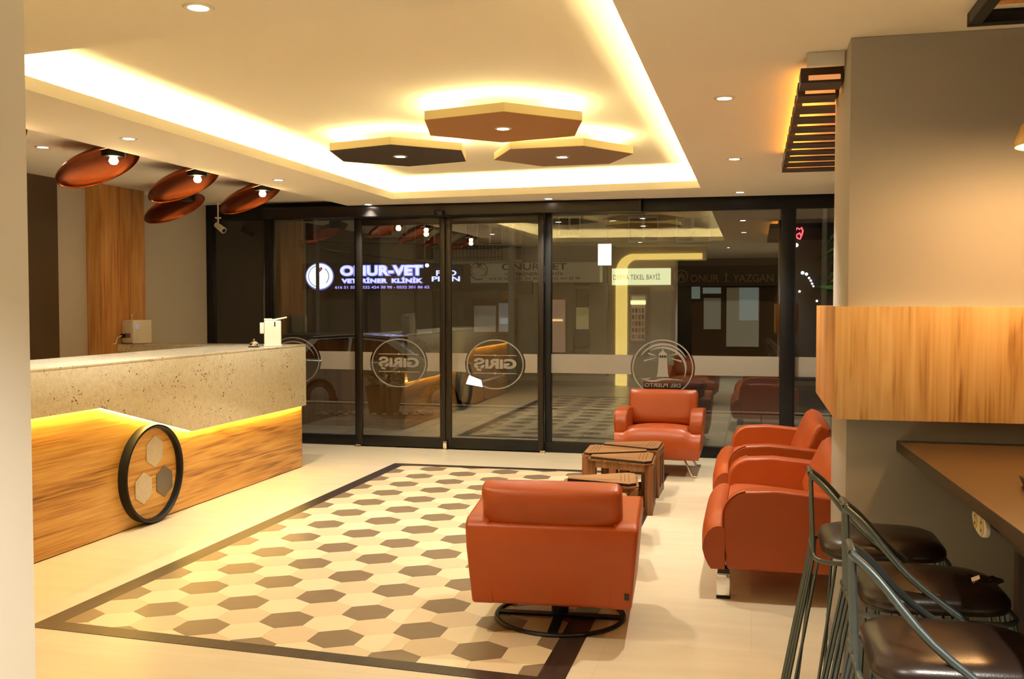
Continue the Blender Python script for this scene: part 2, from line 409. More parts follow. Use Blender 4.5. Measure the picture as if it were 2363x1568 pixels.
def leaf(n, x0, x1, label, y):
    t = thing('door_%d' % n, label, 'door', ((x0+x1)/2, y, 0), kind='structure'); h = (x1-x0)/2
    for b in ((-h, -h+0.055, -0.02, 0.02, 0.012, 2.30), (h-0.055, h, -0.02, 0.02, 0.012, 2.30)): box('stile', b, FRAMEB, t, bevel=0.003)
    box('top_rail', (-h+0.055, h-0.055, -0.02, 0.02, 2.225, 2.30), FRAMEB, t, bevel=0.003)
    box('bottom_rail', (-h+0.055, h-0.055, -0.02, 0.02, 0.012, 0.115), FRAME, t, bevel=0.003)
    box('glass_pane', (-h+0.05, h-0.05, -0.004, 0.004, 0.11, 2.23), GLASS, t)
    return t
d1 = leaf(1, -3.895, -2.962, 'left leaf of the sliding glass entrance door', YF-0.055)
d2 = leaf(2, -2.955, -1.970, 'right leaf of the sliding glass entrance door', YF-0.055)
# operator beam above the sliding doors
ob = thing('trim_4', 'dark bronze automatic operator beam above the sliding doors', 'beam', (-2.95, YF-0.11, ZH), kind='structure')
MB().prism([(-0.07, -0.005), (0.08, -0.005), (0.08, 0.108), (-0.05, 0.108), (-0.07, 0.09)], -1.92, 1.91, 'YZ').build('beam_cover', FRAMEB, ob, bevel=0.003)
box('end_cap', (1.91, 1.925, -0.072, 0.08, -0.007, 0.109), BLACKP, ob, bevel=0.002)
box('end_cap', (-1.935, -1.92, -0.072, 0.08, -0.007, 0.109), BLACKP, ob, bevel=0.002)
MB().lathe([(0.0, -0.035), (0.03, -0.032), (0.05, -0.015), (0.055, 0.01), (0.05, 0.02)], 24, (-0.03, -0.085, 0.02)).build('motion_sensor', BLACKP, ob, smooth=True)
# decals: frosted band, rings, lettering (they read from the street)
def band(parent, cx, y, x0, x1, holes):
    """frosted band z .772-.955 from x0 to x1, with elliptical holes (hx,hz,rx,rz)"""
    z0, z1 = 0.772, 0.955; xs = x0
    segs = []
    for hx, hz, rx, rz in sorted(holes):
        segs.append((xs, hx, None, (hx, hz, rx, rz))) if not segs else segs.append((xs, hx, segs[-1][3], (hx, hz, rx, rz)))
        xs = hx
    segs.append((xs, x1, segs[-1][3] if segs else None, None))
    n = 16
    for a, b, hl, hr in segs:
        left = [(a, z0), (a, z1)] if hl is None else [(min(hl[0]+hl[2]*math.sqrt(max(0, 1-((z0+(z1-z0)*i/n-hl[1])/hl[3])**2)), b), z0+(z1-z0)*i/n) for i in range(n+1)]
        right = [(b, z1), (b, z0)] if hr is None else [(max(hr[0]-hr[2]*math.sqrt(max(0, 1-((z1-(z1-z0)*i/n-hr[1])/hr[3])**2)), a), z1-(z1-z0)*i/n) for i in range(n+1)]
        poly = [(u-cx, w_) for u, w_ in left+right]
        if max(p[0] for p in poly)-min(p[0] for p in poly) < 0.01: continue
        MB().prism(poly, y, y+0.0008, 'XZ').build('frosted_band', VINYL, parent)
def ringstrip(name, parent, cx, y, X, Z, rx, rz, wd, a0=0, a1=2*PI, taper=False, n=56):
    full = a1-a0 > 2*PI-1e-6
    mb = MB(); vs = []; m = n if full else n+1
    for i in range(m):
        a = a0+(a1-a0)*i/n; w_ = wd*(math.sin(PI*i/n)**0.6 if taper else 1)
        for k in (0, 1): vs.append((X-cx+(rx-w_*k)*math.cos(a), y, Z+(rz-w_*k)*math.sin(a)))
    fs = [(2*i, 2*((i+1) % m), 2*((i+1) % m)+1, 2*i+1) for i in range(n)]
    mb.add(vs, fs); o = mb.build(name, VINYL, parent)
    return o
dy = -0.0065
GC = [(-3.451, 0.850), (-2.455, 0.850)]
for dd, (gx, gz) in ((d1, GC[0]), (d2, GC[1])):
    cx = dd.location.x
    h = 0.405 if dd is d1 else 0.43
    band(dd, cx, dy, cx-h, cx+h, [(gx, gz, 0.305, 0.262)])
    ringstrip('decal_ring', dd, cx, dy, gx, gz, 0.288, 0.245, 0.012)
    for s in (0.088, -0.088):
        MB().box(gx-cx-0.215, gx-cx+0.215, dy, dy+0.0008, gz+s-0.004, gz+s+0.004).build('decal_line', VINYL, dd)
        MB().prism(ring2d(gx-cx, gz+s, 0.012, 0.011, 12), dy-0.0004, dy+0.0004, 'XZ').build('decal_dot', VINYL, dd)
    text('decal_letters', 'GiRiŞ', gx-0.215, gx+0.215, gz-0.068, gz+0.062, YF-0.055+dy, VINYL, dd, mirror=True, bold=0.05, off=(cx, YF-0.055, 0))
wy = 0.004
band(w2, c2, wy, -4.85, -3.935, [(-4.63, 0.85, 0.31, 0.265)])
ringstrip('decal_ring', w2, c2, wy, -4.63, 0.85, 0.29, 0.247, 0.010)
ringstrip('decal_arc', w2, c2, wy, -4.63, 0.85, 0.245, 0.208, 0.014, 0.2, 2.8, True)
LHX, LHZ = -0.836, 0.836
band(w3, c3, wy, -1.907, 0.225, [(LHX, LHZ, 0.302, 0.285)])
ringstrip('decal_ring', w3, c3, wy, LHX, LHZ, 0.287, 0.270, 0.012)
ringstrip('decal_arc', w3, c3, wy, LHX+0.003, LHZ+0.02, 0.232, 0.215, 0.022, 0.35, 2.75, True)
ringstrip('decal_arc', w3, c3, wy, LHX+0.010, LHZ+0.0, 0.214, 0.203, 0.024, -0.45, 2.2, True)
lh = [(-0.058, -0.085), (0.062, -0.085), (0.052, -0.06), (0.040, 0.085), (0.047, 0.088), (0.047, 0.093), (0.036, 0.093), (0.036, 0.122), (0.044, 0.124), (0.044, 0.130),
      (0.012, 0.158), (0.004, 0.182), (0.000, 0.182), (-0.008, 0.158), (-0.040, 0.130), (-0.040, 0.124), (-0.033, 0.122), (-0.033, 0.093), (-0.045, 0.093), (-0.045, 0.088), (-0.036, 0.085), (-0.048, -0.06)]
MB().prism([(LHX-c3+u, LHZ+w_) for u, w_ in lh], wy, wy+0.0008, 'XZ').build('decal_lighthouse', VINYL, w3)
for k in (-1, 0, 1): MB().box(LHX-c3+0.001+k*0.021-0.008, LHX-c3+0.001+k*0.021+0.008, wy-0.0006, wy, LHZ+0.097, LHZ+0.119).build('decal_lantern_pane', BLACKP, w3)
for s in (-1, 1):
    for (za, zb, L_, wd) in ((0.112, 0.140, 0.135, 0.010), (0.098, 0.066, 0.175, 0.011)):
        MB().prism([(LHX-c3+s*0.055, LHZ+za-0.002), (LHX-c3+s*L_, LHZ+zb-wd), (LHX-c3+s*(L_+0.004), LHZ+zb+wd*0.6), (LHX-c3+s*0.055, LHZ+za+0.002)], wy, wy+0.0008, 'XZ').build('decal_beam', VINYL, w3)
def wave(name, pts, wd):
    n = len(pts); vs = []
    for i, (u, w_) in enumerate(pts):
        t = math.sin(PI*i/(n-1)); vs += [(LHX-c3+u, wy, LHZ+w_+wd*t/2), (LHX-c3+u, wy, LHZ+w_-wd*t/2)]
    MB().add(vs, [(2*i, 2*i+2, 2*i+3, 2*i+1) for i in range(n-1)]).build(name, VINYL, w3)
wave('decal_wave', [(-0.22+0.34*i/20, -0.113-0.012*math.cos(2.2*PI*i/20-2.4)) for i in range(21)], 0.022)
wave('decal_wave', [(-0.01+0.21*i/16, -0.118+0.010*math.sin(PI*i/16)) for i in range(17)], 0.012)
wave('decal_wave', [(-0.205+0.10*i/12, -0.095-0.010*math.sin(PI*i/12)) for i in range(13)], 0.010)
text('decal_letters', 'DEL PUERTO', LHX-0.168, LHX+0.168, LHZ-0.182, LHZ-0.147, YF+wy, VINYL, w3, mirror=True, bold=0.01, off=(c3, YF, 0))
band(w4, c4, wy, 0.366, 1.83, [])
# floor guides of the sliding doors
for x, lab in ((-3.87, 'small metal floor guide at the hinge end of the left door leaf'), (-2.955, 'upright metal floor stop where the two door leaves meet'), (-1.97, 'small metal floor guide at the outer end of the right door leaf')):
    t = thing('floor_guide', lab, 'door hardware', (x, YF-0.115, 0), group='metal guides at the foot of the sliding door')
    MB().box(-0.028, 0.028, -0.03, 0.03, 0.0, 0.012).build('plate', CHROME, t, bevel=0.002)
    hgt = 0.085 if x == -2.955 else 0.026
    MB().box(-0.018 if x == -2.955 else -0.026, 0.018 if x == -2.955 else 0.026, 0.0, 0.014, 0.012, hgt).build('stop_block', CHROME, t, bevel=0.002)
# security camera in the corner by the glass
t = thing('security_camera', 'small white bullet camera hanging in the window corner', 'camera', (-5.33, 9.20, 2.29))
MB().lathe([(0.032, 0.0), (0.03, -0.014), (0.0, -0.016)], 20, (0, 0, 0.035)).build('mount_plate', WHITEP, t, smooth=True)
MB().tube([(0, 0, 0.02), (0.0, 0, -0.03), (0.03, -0.01, -0.055)], 0.009).build('bracket', WHITEP, t, smooth=True)
b_ = MB().tube([(-0.02, 0.0, -0.04), (0.09, -0.045, -0.105)], [0.028, 0.032], 16).build('housing', WHITEP, t, smooth=True)
MB().tube([(0.088, -0.044, -0.1035), (0.092, -0.046, -0.106)], 0.022, 14).build('lens', BLACKP, b_, smooth=True)
MB().tube([(0, 0, 0.035), (0, 0, ZL-2.29)], 0.007).build('drop_rod', WHITEP, t)

# ============================================================ RECEPTION COUNTER
CF, CWD = -3.830, -3.872
rc = thing('reception_counter', 'L shaped oak reception counter with speckled stone top and glowing zigzag edge', 'counter', (-4.1, 6.3, 0))
ox, oy = -4.1, 6.3
yN, yE = 3.2, 8.065
# stone front with zigzag lower edge, stone top, return towards the wall
prof = [(yN-oy, 1.070), (yN-oy, 0.815), (5.235-oy, 0.815), (6.235-oy, 0.548), (yE-oy, 0.548), (yE-oy, 1.070)]
MB().prism(prof, CF-0.012-ox, CF-ox, 'YZ').build('stone_front', STONE, rc, bevel=0.002, segs=2)
top = MB().prism([(CF-ox, yN-oy), (CF-ox, yE-oy), (-5.52-ox, yE-oy), (-5.52-ox, 7.69-oy), (-4.49-ox, 7.69-oy), (-4.49-ox, yN-oy)], 1.071, 1.086).build('stone_top', STONE, rc, bevel=0.002, segs=2)
MB().box(-5.52-ox, -4.49-ox, 7.69-oy, 7.715-oy, 1.02, 1.071).build('stone_edge', STONE, rc)
MB().box(-5.50-ox, -3.93-ox, 7.73-oy, 8.05-oy, 0.0, 1.02).build('return_body', OAKV, rc)
MB().box(CWD-0.03-ox, CWD-ox, yN-oy, yE-oy, 0.006, 1.07).build('oak_front', OAKY, rc, bevel=0.001)
MB().box(CWD-0.05-ox, CWD-0.014-ox, yN-oy, yE-0.01-oy, 0.0, 0.006).build('plinth_shadow_gap', BLACKP, rc)
MB().box(-4.46-ox, CWD-0.03-ox, yN-oy, yE-0.03-oy, 0.02, 1.07).build('carcass', OAKV, rc)
ZIG = emis('counter_led', LED_YEL, 60.0)
zz = [(yN, 0.815), (5.235, 0.815), (6.235, 0.548), (yE-0.02, 0.548)]
for (a, za), (b, zb) in zip(zz[:-1], zz[1:]):
    x0_, x1_ = CWD+0.006-ox, CWD+0.024-ox
    MB().add([(x0_, a-oy, za+0.012), (x0_, b-oy, zb+0.012), (x0_, b-oy, zb+0.001), (x0_, a-oy, za+0.001),
              (x1_, a-oy, za+0.012), (x1_, b-oy, zb+0.012), (x1_, b-oy, zb+0.001), (x1_, a-oy, za+0.001)],
             [(0,1,2,3),(7,6,5,4),(0,4,5,1),(3,2,6,7),(0,3,7,4),(1,5,6,2)]).build('led_strip', ZIG, rc)
# round emblem leaning on the oak front
em = thing('round_emblem', 'round black framed oak emblem with three stone hexagons on the counter front', 'emblem', (CWD, 5.765, 0.33))
RB = Matrix.Rotation(PI/2, 4, 'Y')
ER = 0.322
MB().lathe([(ER, 0.001), (ER, 0.062), (ER-0.012, 0.064), (ER-0.022, 0.055), (ER-0.024, 0.001), (ER, 0.001)], 64, (0,0,0), RB.to_3x3(), caps=False).build('rim', BLACKM, em, smooth=True, merge=True)
MB().lathe([(0.0, 0.0015), (ER-0.0225, 0.0015), (ER-0.0225, 0.02), (0.0, 0.02)], 64, (0,0,0), RB.to_3x3()).build('oak_disc', OAKY, em, smooth=True, merge=True)
HS = [mat('emblem_stone_pale', srgb(206, 192, 164), 0.4, noise=0.14, nscale=30), mat('emblem_stone_grey', srgb(108, 98, 86), 0.4, noise=0.14, nscale=30)]
for (hy, hz, m_) in ((0.04, 0.138, HS[0]), (-0.085, -0.085, HS[0]), (0.150, -0.080, HS[1])):
    MB().prism([(hy+0.104*math.cos(PI/2+k*PI/3), hz+0.106*math.sin(PI/2+k*PI/3)) for k in range(6)], 0.0205, 0.027, 'YZ').build('hexagon_inlay', m_, em, bevel=0.001)
# things on the counter
t = thing('router', 'white box shaped device with small blue display on the counter return', 'device', (-5.36, 7.83, 1.087), math.radians(38))
MB().box(-0.10, 0.10, -0.075, 0.075, 0.004, 0.212).build('casing', WHITEP, t, bevel=0.022, segs=4, wn=True)
box('front_cover', (-0.10, 0.10, -0.088, -0.0755, 0.004, 0.212), WHITEP, t, bevel=0.012, segs=3)
box('display', (-0.075, -0.035, -0.0895, -0.0885, 0.135, 0.175), emis('blue_display', (0.05, 0.10, 0.6), 0.35), t)
t.rotation_euler.z = math.radians(72)
box('port_panel', (-0.1015, -0.1003, -0.055, 0.02, 0.055, 0.095), mat('port_grey', srgb(150, 128, 110), 0.5, noise=0.03), t)
box('plug', (-0.125, -0.1016, 0.015, 0.05, 0.055, 0.09), BLACKP, t, bevel=0.003)
MB().tube([(-0.125, 0.03, 0.073), (-0.17, 0.03, 0.06), (-0.19, 0.02, 0.02), (-0.20, 0.01, 0.006), (-0.24, 0.0, 0.006)], 0.005).build('power_cable', WHITEP, t, smooth=True)
MB().tube([(0.02, 0.078, 0.2), (0.02, 0.085, 0.25), (0.035, 0.085, 0.262)], 0.004).build('antenna', WHITEP, t, smooth=True)
t = thing('dispenser', 'white pump dispenser standing on the far end of the counter', 'dispenser', (-3.955, 7.69, 1.0865), 0.5)
MB().box(-0.07, 0.07, -0.045, 0.045, 0.0, 0.215).build('body', WHITEP, t, bevel=0.010, segs=3, wn=True)
box('foot', (-0.075, 0.075, -0.05, 0.05, 0.0, 0.012), WHITEP, t, bevel=0.004)
MB().box(-0.105, -0.0705, -0.03, 0.03, 0.105, 0.198).build('side_tank', WHITEP, t, bevel=0.006)
box('head', (-0.07, 0.0, -0.03, 0.03, 0.2155, 0.232), WHITEP, t, bevel=0.005)
MB().prism([(0.0, 0.2155), (0.02, 0.2155), (0.12, 0.236), (0.118, 0.248), (0.0, 0.226)], -0.02, 0.02, 'XZ').build('lever', WHITEP, t, bevel=0.004)
box('nozzle', (0.012, 0.022, -0.048, -0.0455, 0.165, 0.205), BLACKP, t, bevel=0.001)
t = thing('service_bell', 'small chrome service bell beside the white dispenser', 'bell', (-3.985, 7.42, 1.0865))
MB().lathe([(0.045, 0.0), (0.045, 0.008), (0.038, 0.012), (0.0, 0.012)], 28).build('base', BLACKP, t, smooth=True)
MB().lathe([(0.036, 0.0125), (0.037, 0.02), (0.03, 0.04), (0.015, 0.05), (0.0, 0.052)], 28).build('dome', CHROME, t, smooth=True)
MB().lathe([(0.005, 0.0525), (0.005, 0.06), (0.009, 0.062), (0.008, 0.068), (0.0, 0.07)], 14).build('button', CHROME, t, smooth=True)

# ============================================================ LIGHT FITTINGS
LENS = emis('downlight_lens', (1.0, 0.93, 0.82), 60.0)
RINGM = mat('satin_ring', srgb(220, 212, 196), 0.35, 0.3, noise=0.02)
def downlight(x, y, z, label, power=SPOT_W, ang=95):
    t = thing('recessed_downlight', label, 'ceiling light', (x, y, z), group='recessed ceiling downlights')
    MB().lathe([(0.033, -0.001), (0.034, -0.004), (0.047, -0.005), (0.052, -0.001), (0.052, 0.0)], 32, caps=False).build('trim_ring', RINGM, t, smooth=True)
    MB().lathe([(0.0, -0.003), (0.032, -0.003), (0.032, -0.0005), (0.0, -0.0005)], 24).build('lens', LENS, t, smooth=True, merge=True)
    light('beam', 'SPOT', (0, 0, -0.02), power, SPOT_COL, t, spot_size=math.radians(ang), spot_blend=0.7, shadow_soft_size=0.03)
    return t
for x, y, z, lab in ((-1.779, 2.961, ZS, 'recessed downlight at the top edge near the pier'),
    (-3.591, 5.20, ZS, 'recessed downlight in the soffit above the middle of the counter'),
    (-3.647, 7.214, ZS, 'recessed downlight in the soffit above the far part of the counter'),
    (-3.70, 9.22, ZS, 'recessed downlight above the left end of the sliding door'),
    (-1.866, 9.10, ZS, 'recessed downlight above the right leaf of the sliding door'),
    (-0.129, 8.963, ZS, 'recessed downlight nearest the glass on the right side'),
    (-0.138, 6.895, ZS, 'recessed downlight between the slats and the coffer, middle of three'),
    (-0.145, 4.846, ZS, 'recessed downlight nearest the viewer on the right side'),
    (-4.55, 5.66, ZL, 'recessed downlight in the ceiling behind the nearest copper lamp'),
    (-0.45, 1.05, ZS, 'unseen recessed downlight added to brighten the pale pier'),  # added out of view to lift the pier
    (0.75, 1.3, ZS, 'recessed downlight over the bar aisle, above the viewer'),
    (-1.0, -0.8, ZS, 'recessed downlight in the rear of the room'),
    (1.6, -1.0, ZS, 'recessed downlight in the rear right of the room'),
    (-3.4, 1.0, ZS, 'recessed downlight in the rear left of the room'),
    (1.2, 8.2, ZS, 'recessed downlight behind the column near the glass')):
    downlight(x, y, z, lab, SPOT_W*(1.7 if (x, y) == (-0.45, 1.05) else 2.2 if (x, y) == (0.75, 1.3) else 0.75 if y < 2 else 1.0))
# hexagonal ceiling panels with halo light
HALO = emis('halo_led', LED_COVE, 75.0)
SIDEM = mat('panel_edge_cream', srgb(222, 206, 160), 0.7, noise=0.02)
def hexpanel(x, y, r, ang, col, label):
    z0, th = 2.47, 0.052
    t = thing('hexagon_ceiling_panel', label, 'ceiling light', (x, y, z0), math.radians(ang), group='hexagonal ceiling panels')
    P = lambda q: [(q*math.cos(k*PI/3), q*math.sin(k*PI/3)) for k in range(6)]
    MB().prism(P(r), 0.003, th).build('panel_body', SIDEM, t)
    MB().prism(P(r-0.001), 0.0, 0.0028).build('bottom_veneer', col, t)
    for k in range(6):
        a, b = P(r-0.07)[k], P(r-0.07)[(k+1) % 6]; c, d = P(r-0.085)[(k+1) % 6], P(r-0.085)[k]
        MB().prism([a, b, c, d], th, th+0.010).build('led_strip', HALO, t)
    MB().lathe([(0.02, th+0.001), (0.02, ZC-z0)], 12).build('hanger', SIDEM, t, smooth=True)
    MB().lathe([(0.0345, -0.001), (0.035, -0.004), (0.048, -0.004), (0.052, -0.0005)], 32, caps=False).build('trim_ring', RINGM, t, smooth=True)
    MB().lathe([(0.0, -0.003), (0.034, -0.003), (0.034, -0.0008), (0.0, -0.0008)], 24).build('lens', LENS, t, smooth=True, merge=True)
    light('beam', 'SPOT', (0, 0, -0.02), SPOT_W, SPOT_COL, t, spot_size=math.radians(95), spot_blend=0.7, shadow_soft_size=0.03)
hexpanel(-1.471*.976, 5.818*.976, 0.522*.976, 44.7, mat('veneer_ochre', srgb(160, 112, 58), 0.6, noise=0.04), 'ochre brown hexagonal ceiling panel, nearest of the three')
hexpanel(-2.462*.976, 6.745*.976, 0.524*.976, 43.0, mat('veneer_dark', srgb(52, 38, 30), 0.5, noise=0.04), 'dark brown hexagonal ceiling panel, leftmost of the three')
hexpanel(-1.345*.976, 7.045*.976, 0.512*.976, -3.0, mat('veneer_taupe', srgb(134, 108, 86), 0.6, noise=0.04), 'taupe hexagonal ceiling panel, farthest right of the three')
# copper dish lamps over the counter
def dish(label, x, y, z, bulb=True):
    t = thing('copper_dish_lamp', label, 'lamp', (x, y, z), group='copper dish lamps over the counter')
    M = Matrix.Rotation(math.radians(-26.5), 4, 'Y').to_3x3()
    cc = Vector((-0.115, 0.0, -0.052))
    R_, dp = 0.275, 0.075
    prof = [(R_*math.sin(PI/2*i/14), dp*(math.cos(PI/2*i/14)**1.0)) for i in range(15)]
    inner = [(r*0.985, max(z_-0.004, 0)) for r, z_ in reversed(prof)]
    MB().lathe(prof+inner, 56, cc, M).build('dish', COPPER, t, smooth=True, merge=True, angle=60)
    MB().lathe([(0.075, ZL-z), (0.075, 0.022), (0.07, 0.016), (0.0, 0.016)], 32).build('mount_cylinder', BLACKM, t, smooth=True)
    if bulb:
        MB().lathe([(0.0, -0.035), (0.02, -0.03), (0.03, -0.012), (0.024, 0.008), (0.016, 0.018)], 20).build('bulb', emis('lamp_bulb', (1.0, 0.62, 0.25), 40.0), t, smooth=True)
        light('glow', 'POINT', (0.0, 0, -0.06), 2.0, (1.0, 0.62, 0.28), t, shadow_soft_size=0.03)
    return t
dish('copper dish lamp cut by the pale pier at the left edge', -4.06, 4.66, 2.385)
dish('copper dish lamp nearest of the three fully seen over the counter', -4.06, 5.715, 2.385)
dish('copper dish lamp in the middle of the three over the counter', -4.06, 6.72, 2.385)
dish('copper dish lamp farthest along the row, by the glass', -4.06, 7.735, 2.385)
dish('copper dish lamp half hidden low behind the middle one, by the oak pilaster', -4.86, 7.86, 2.33, False)

# ---- lit arch on the far side of the pier, seen in the glass
ar = thing('lit_arch', 'glowing yellow arch trim on the far side of the pier, seen mirrored in the glass', 'arch light', (-2.25, PY, 0))
pts = [(0.0, 0.0, 0.005), (0.0, 0.0, 2.0)]+[(0.25-0.25*math.cos(PI/2*i/8), 0.0, 2.0+0.25*math.sin(PI/2*i/8)) for i in range(1, 9)]+[(1.38, 0.0, 2.25)]
vs, fs = [], []
for i, p in enumerate(pts):
    a = Vector(pts[max(i-1, 0)]); b = Vector(pts[min(i+1, len(pts)-1)]); tt = (b-a).normalized(); nn = Vector((tt.z, 0, -tt.x))
    for s, yy in ((1, 0.003), (1, 0.02), (-1, 0.02), (-1, 0.003)):
        hw = 0.10 if i < 2 else 0.10-0.05*min(1, (i-1)/8)
        q = Vector(p)+nn*s*hw; vs.append((q.x, yy, max(q.z, 0.004)))
for i in range(len(pts)-1):
    for k in range(4): fs.append((4*i+k, 4*i+(k+1) % 4, 4*i+4+(k+1) % 4, 4*i+4+k))
fs += [(3, 2, 1, 0), tuple(4*(len(pts)-1)+k for k in range(4))]
MB().add(vs, fs).build('light_panel', emis('arch_led', LED_YEL, ARCH), ar)
hb = box('trim_5', (PX, -0.80, PY-0.12, PY, 2.18, ZS), CEILM); struct(hb, 'narrow plaster beam carrying the top of the lit arch', 'beam')

# ============================================================ RIGHT SIDE: panel, bar, slats
wp = thing('oak_wall_panel', 'broad oak panel wrapped around the taupe column with light glowing above it', 'wall panel', (0.285, 3.76, 1.03))
MB().box(0, 3.0, 0, 0.02, 0, 0.408).build('front_board', OAKP, wp, bevel=0.001)
MB().box(0, 0.02, 0.021, 1.10, 0, 0.408).build('side_board', OAKV, wp, bevel=0.001)
MB().box(0.0, 0.30, 1.101, 1.12, 0, 0.408).build('end_board', OAKV, wp, bevel=0.001)
MB().box(0.021, 2.9, 0.021, 0.095, 0.33, 0.345).build('bottom_shelf', OAKV, wp)
PLED = emis('panel_led', LED_COVE, 9.0)
MB().box(0.06, 2.9, 0.045, 0.060, 0.346, 0.352).build('led_strip', PLED, wp)
MB().box(0.028, 0.040, 0.10, 1.05, 0.346, 0.352).build('led_strip', PLED, wp)
# slatted ceiling frame behind the column
st = thing('slatted_ceiling_panel', 'dark slatted timber ceiling frame with orange light behind the column', 'ceiling panel', (0.17, 4.05, 2.33))
MB().box(0.02, 0.160, -0.005, 0.02, 0.036, 0.089).build('end_board', mat('pale_end_board', srgb(214, 208, 204), 0.5, noise=0.02), st, bevel=0.002)
GAPGLOW = emis('slat_gap_glow', (1.0, 0.20, 0.01), 0.55)  # emission stands in for the orange light between the slats
for i in range(11):
    yy = 0.06+i*0.262; xe = 0.160 if yy < 0.52 else 1.5
    sl_o = MB().box(0.0, xe, yy, yy+0.15, -0.015, 0.045).build('slat', DARKW, st, bevel=0.003)
    MB().box(0.03, xe-0.01, yy-0.004, yy-0.0005, -0.005, 0.014).build('led_strip', GAPGLOW, sl_o)  # added glow strip on the slat front, drawing the lit gap
for xx in (0.10, 1.2): MB().box(xx, xx+0.04, 0.56, 2.80, 0.0455, 0.089).build('cross_bar', BLACKM, st)
MB().box(0.06, 0.075, 0.3, 2.6, 0.0455, 0.050).build('led_strip', emis('slat_up_led', (1.0, 0.34, 0.025), 60.0), st)
# ceiling frame above the bar
cf = thing('bar_ceiling_frame', 'black edged wooden ceiling frame above the bar in the top right corner', 'ceiling panel', (0.685, 2.98, 2.375))
MB().box(0.0, 2.0, 0.62, 0.66, 0.0, 0.045).build('frame_bar', BLACKM, cf, bevel=0.003)
MB().box(0.0, 0.04, -0.6, 0.62, 0.0, 0.045).build('frame_bar', BLACKM, cf, bevel=0.003)
for i in range(6): MB().box(0.041, 2.0, 0.40-i*0.2, 0.44-i*0.2, 0.01, 0.045).build('slat', OAKV, cf)
# bar
BZ = 0.947
bt = thing('bar_table', 'dark brown wall mounted bar table in front of the taupe column', 'table', (1.2, 3.0, 0))
BARM = mat('dark_brown_laminate', srgb(92, 72, 52), 0.32, noise=0.06, nscale=3)
BARE = mat('dark_brown_edge', srgb(58, 46, 38), 0.45, noise=0.05)
MB().prism([(-0.690, 0.855), (2.0, 0.855), (2.0, -1.4), (-0.590, -1.4)], BZ-0.038, BZ-0.002).build('edge_board', BARE, bt, bevel=0.001)
MB().prism([(-0.690, 0.855), (2.0, 0.855), (2.0, -1.4), (-0.590, -1.4)], BZ-0.0018, BZ).build('table_top', BARM, bt)
box('apron', (-0.60, 2.0, -1.3, 0.85, BZ-0.075, BZ-0.039), BARE, bt)
box('support_panel', (-0.40, 2.0, 0.32, 0.38, 0.0, BZ-0.076), BARE, bt, bevel=0.002)
so = thing('power_socket', 'white double power socket fixed under the edge of the bar table', 'socket', (0.588, 2.80, 0.875), math.radians(-2))
MB().prism(ring2d(0, 0, 0.10, 0.032, 32), -0.012, 0.0, 'YZ').build('cover', WHITEP, so, bevel=0.003)
for yy in (0.045, -0.045):
    s_ = MB().prism(ring2d(yy, 0, 0.030, 0.024, 24), -0.0135, -0.0123, 'YZ').build('outlet', mat('socket_well', srgb(214, 190, 130), 0.5, noise=0.02), so)
    for k in (-1, 1): MB().prism(ring2d(yy, k*0.010, 0.004, 0.004, 10), -0.0145, -0.0136, 'YZ').build('pin_hole', BLACKP, s_)
t = thing('ashtray', 'small black tray on the bar table at the right edge', 'tray', (0.775, 2.93, BZ))
MB().prism([(-0.05, 0.0), (0.05, 0.0), (0.062, 0.028), (0.055, 0.028), (0.045, 0.006), (-0.045, 0.006), (-0.055, 0.028), (-0.062, 0.028)], -0.05, 0.05, 'XZ').build('tray', BLACKP, t)
for s in (-0.058, 0.05): MB().box(-0.05, 0.05, s, s+0.008, 0.0, 0.028).build('rim', CHROME, t)
# glass pendant over the bar
t = thing('glass_pendant', 'amber glass bowl pendant at the right edge of the picture', 'lamp', (0.892, 3.30, 1.925))
MB().lathe([(0.125, 0.0), (0.128, 0.012), (0.11, 0.06), (0.07, 0.10), (0.03, 0.12), (0.03, 0.123), (0.072, 0.104), (0.113, 0.062), (0.131, 0.012), (0.128, -0.002), (0.125, 0.0)], 40, caps=False).build('bowl', mat('amber_glass', srgb(236, 190, 110), 0.15, noise=0.05), t, smooth=True)
MB().lathe([(0.0, 0.03), (0.022, 0.04), (0.03, 0.06), (0.02, 0.09), (0.012, 0.10), (0.0, 0.10)], 18).build('bulb', emis('pendant_bulb', (1.0, 0.60, 0.20), 30.0), t, smooth=True)
MB().tube([(0, 0, 0.125), (0, 0, ZS-1.925)], 0.004).build('cord', BLACKP, t)
light('glow', 'POINT', (0, 0, 0.0), 32.0, (1.0, 0.60, 0.24), t, shadow_soft_size=0.05)

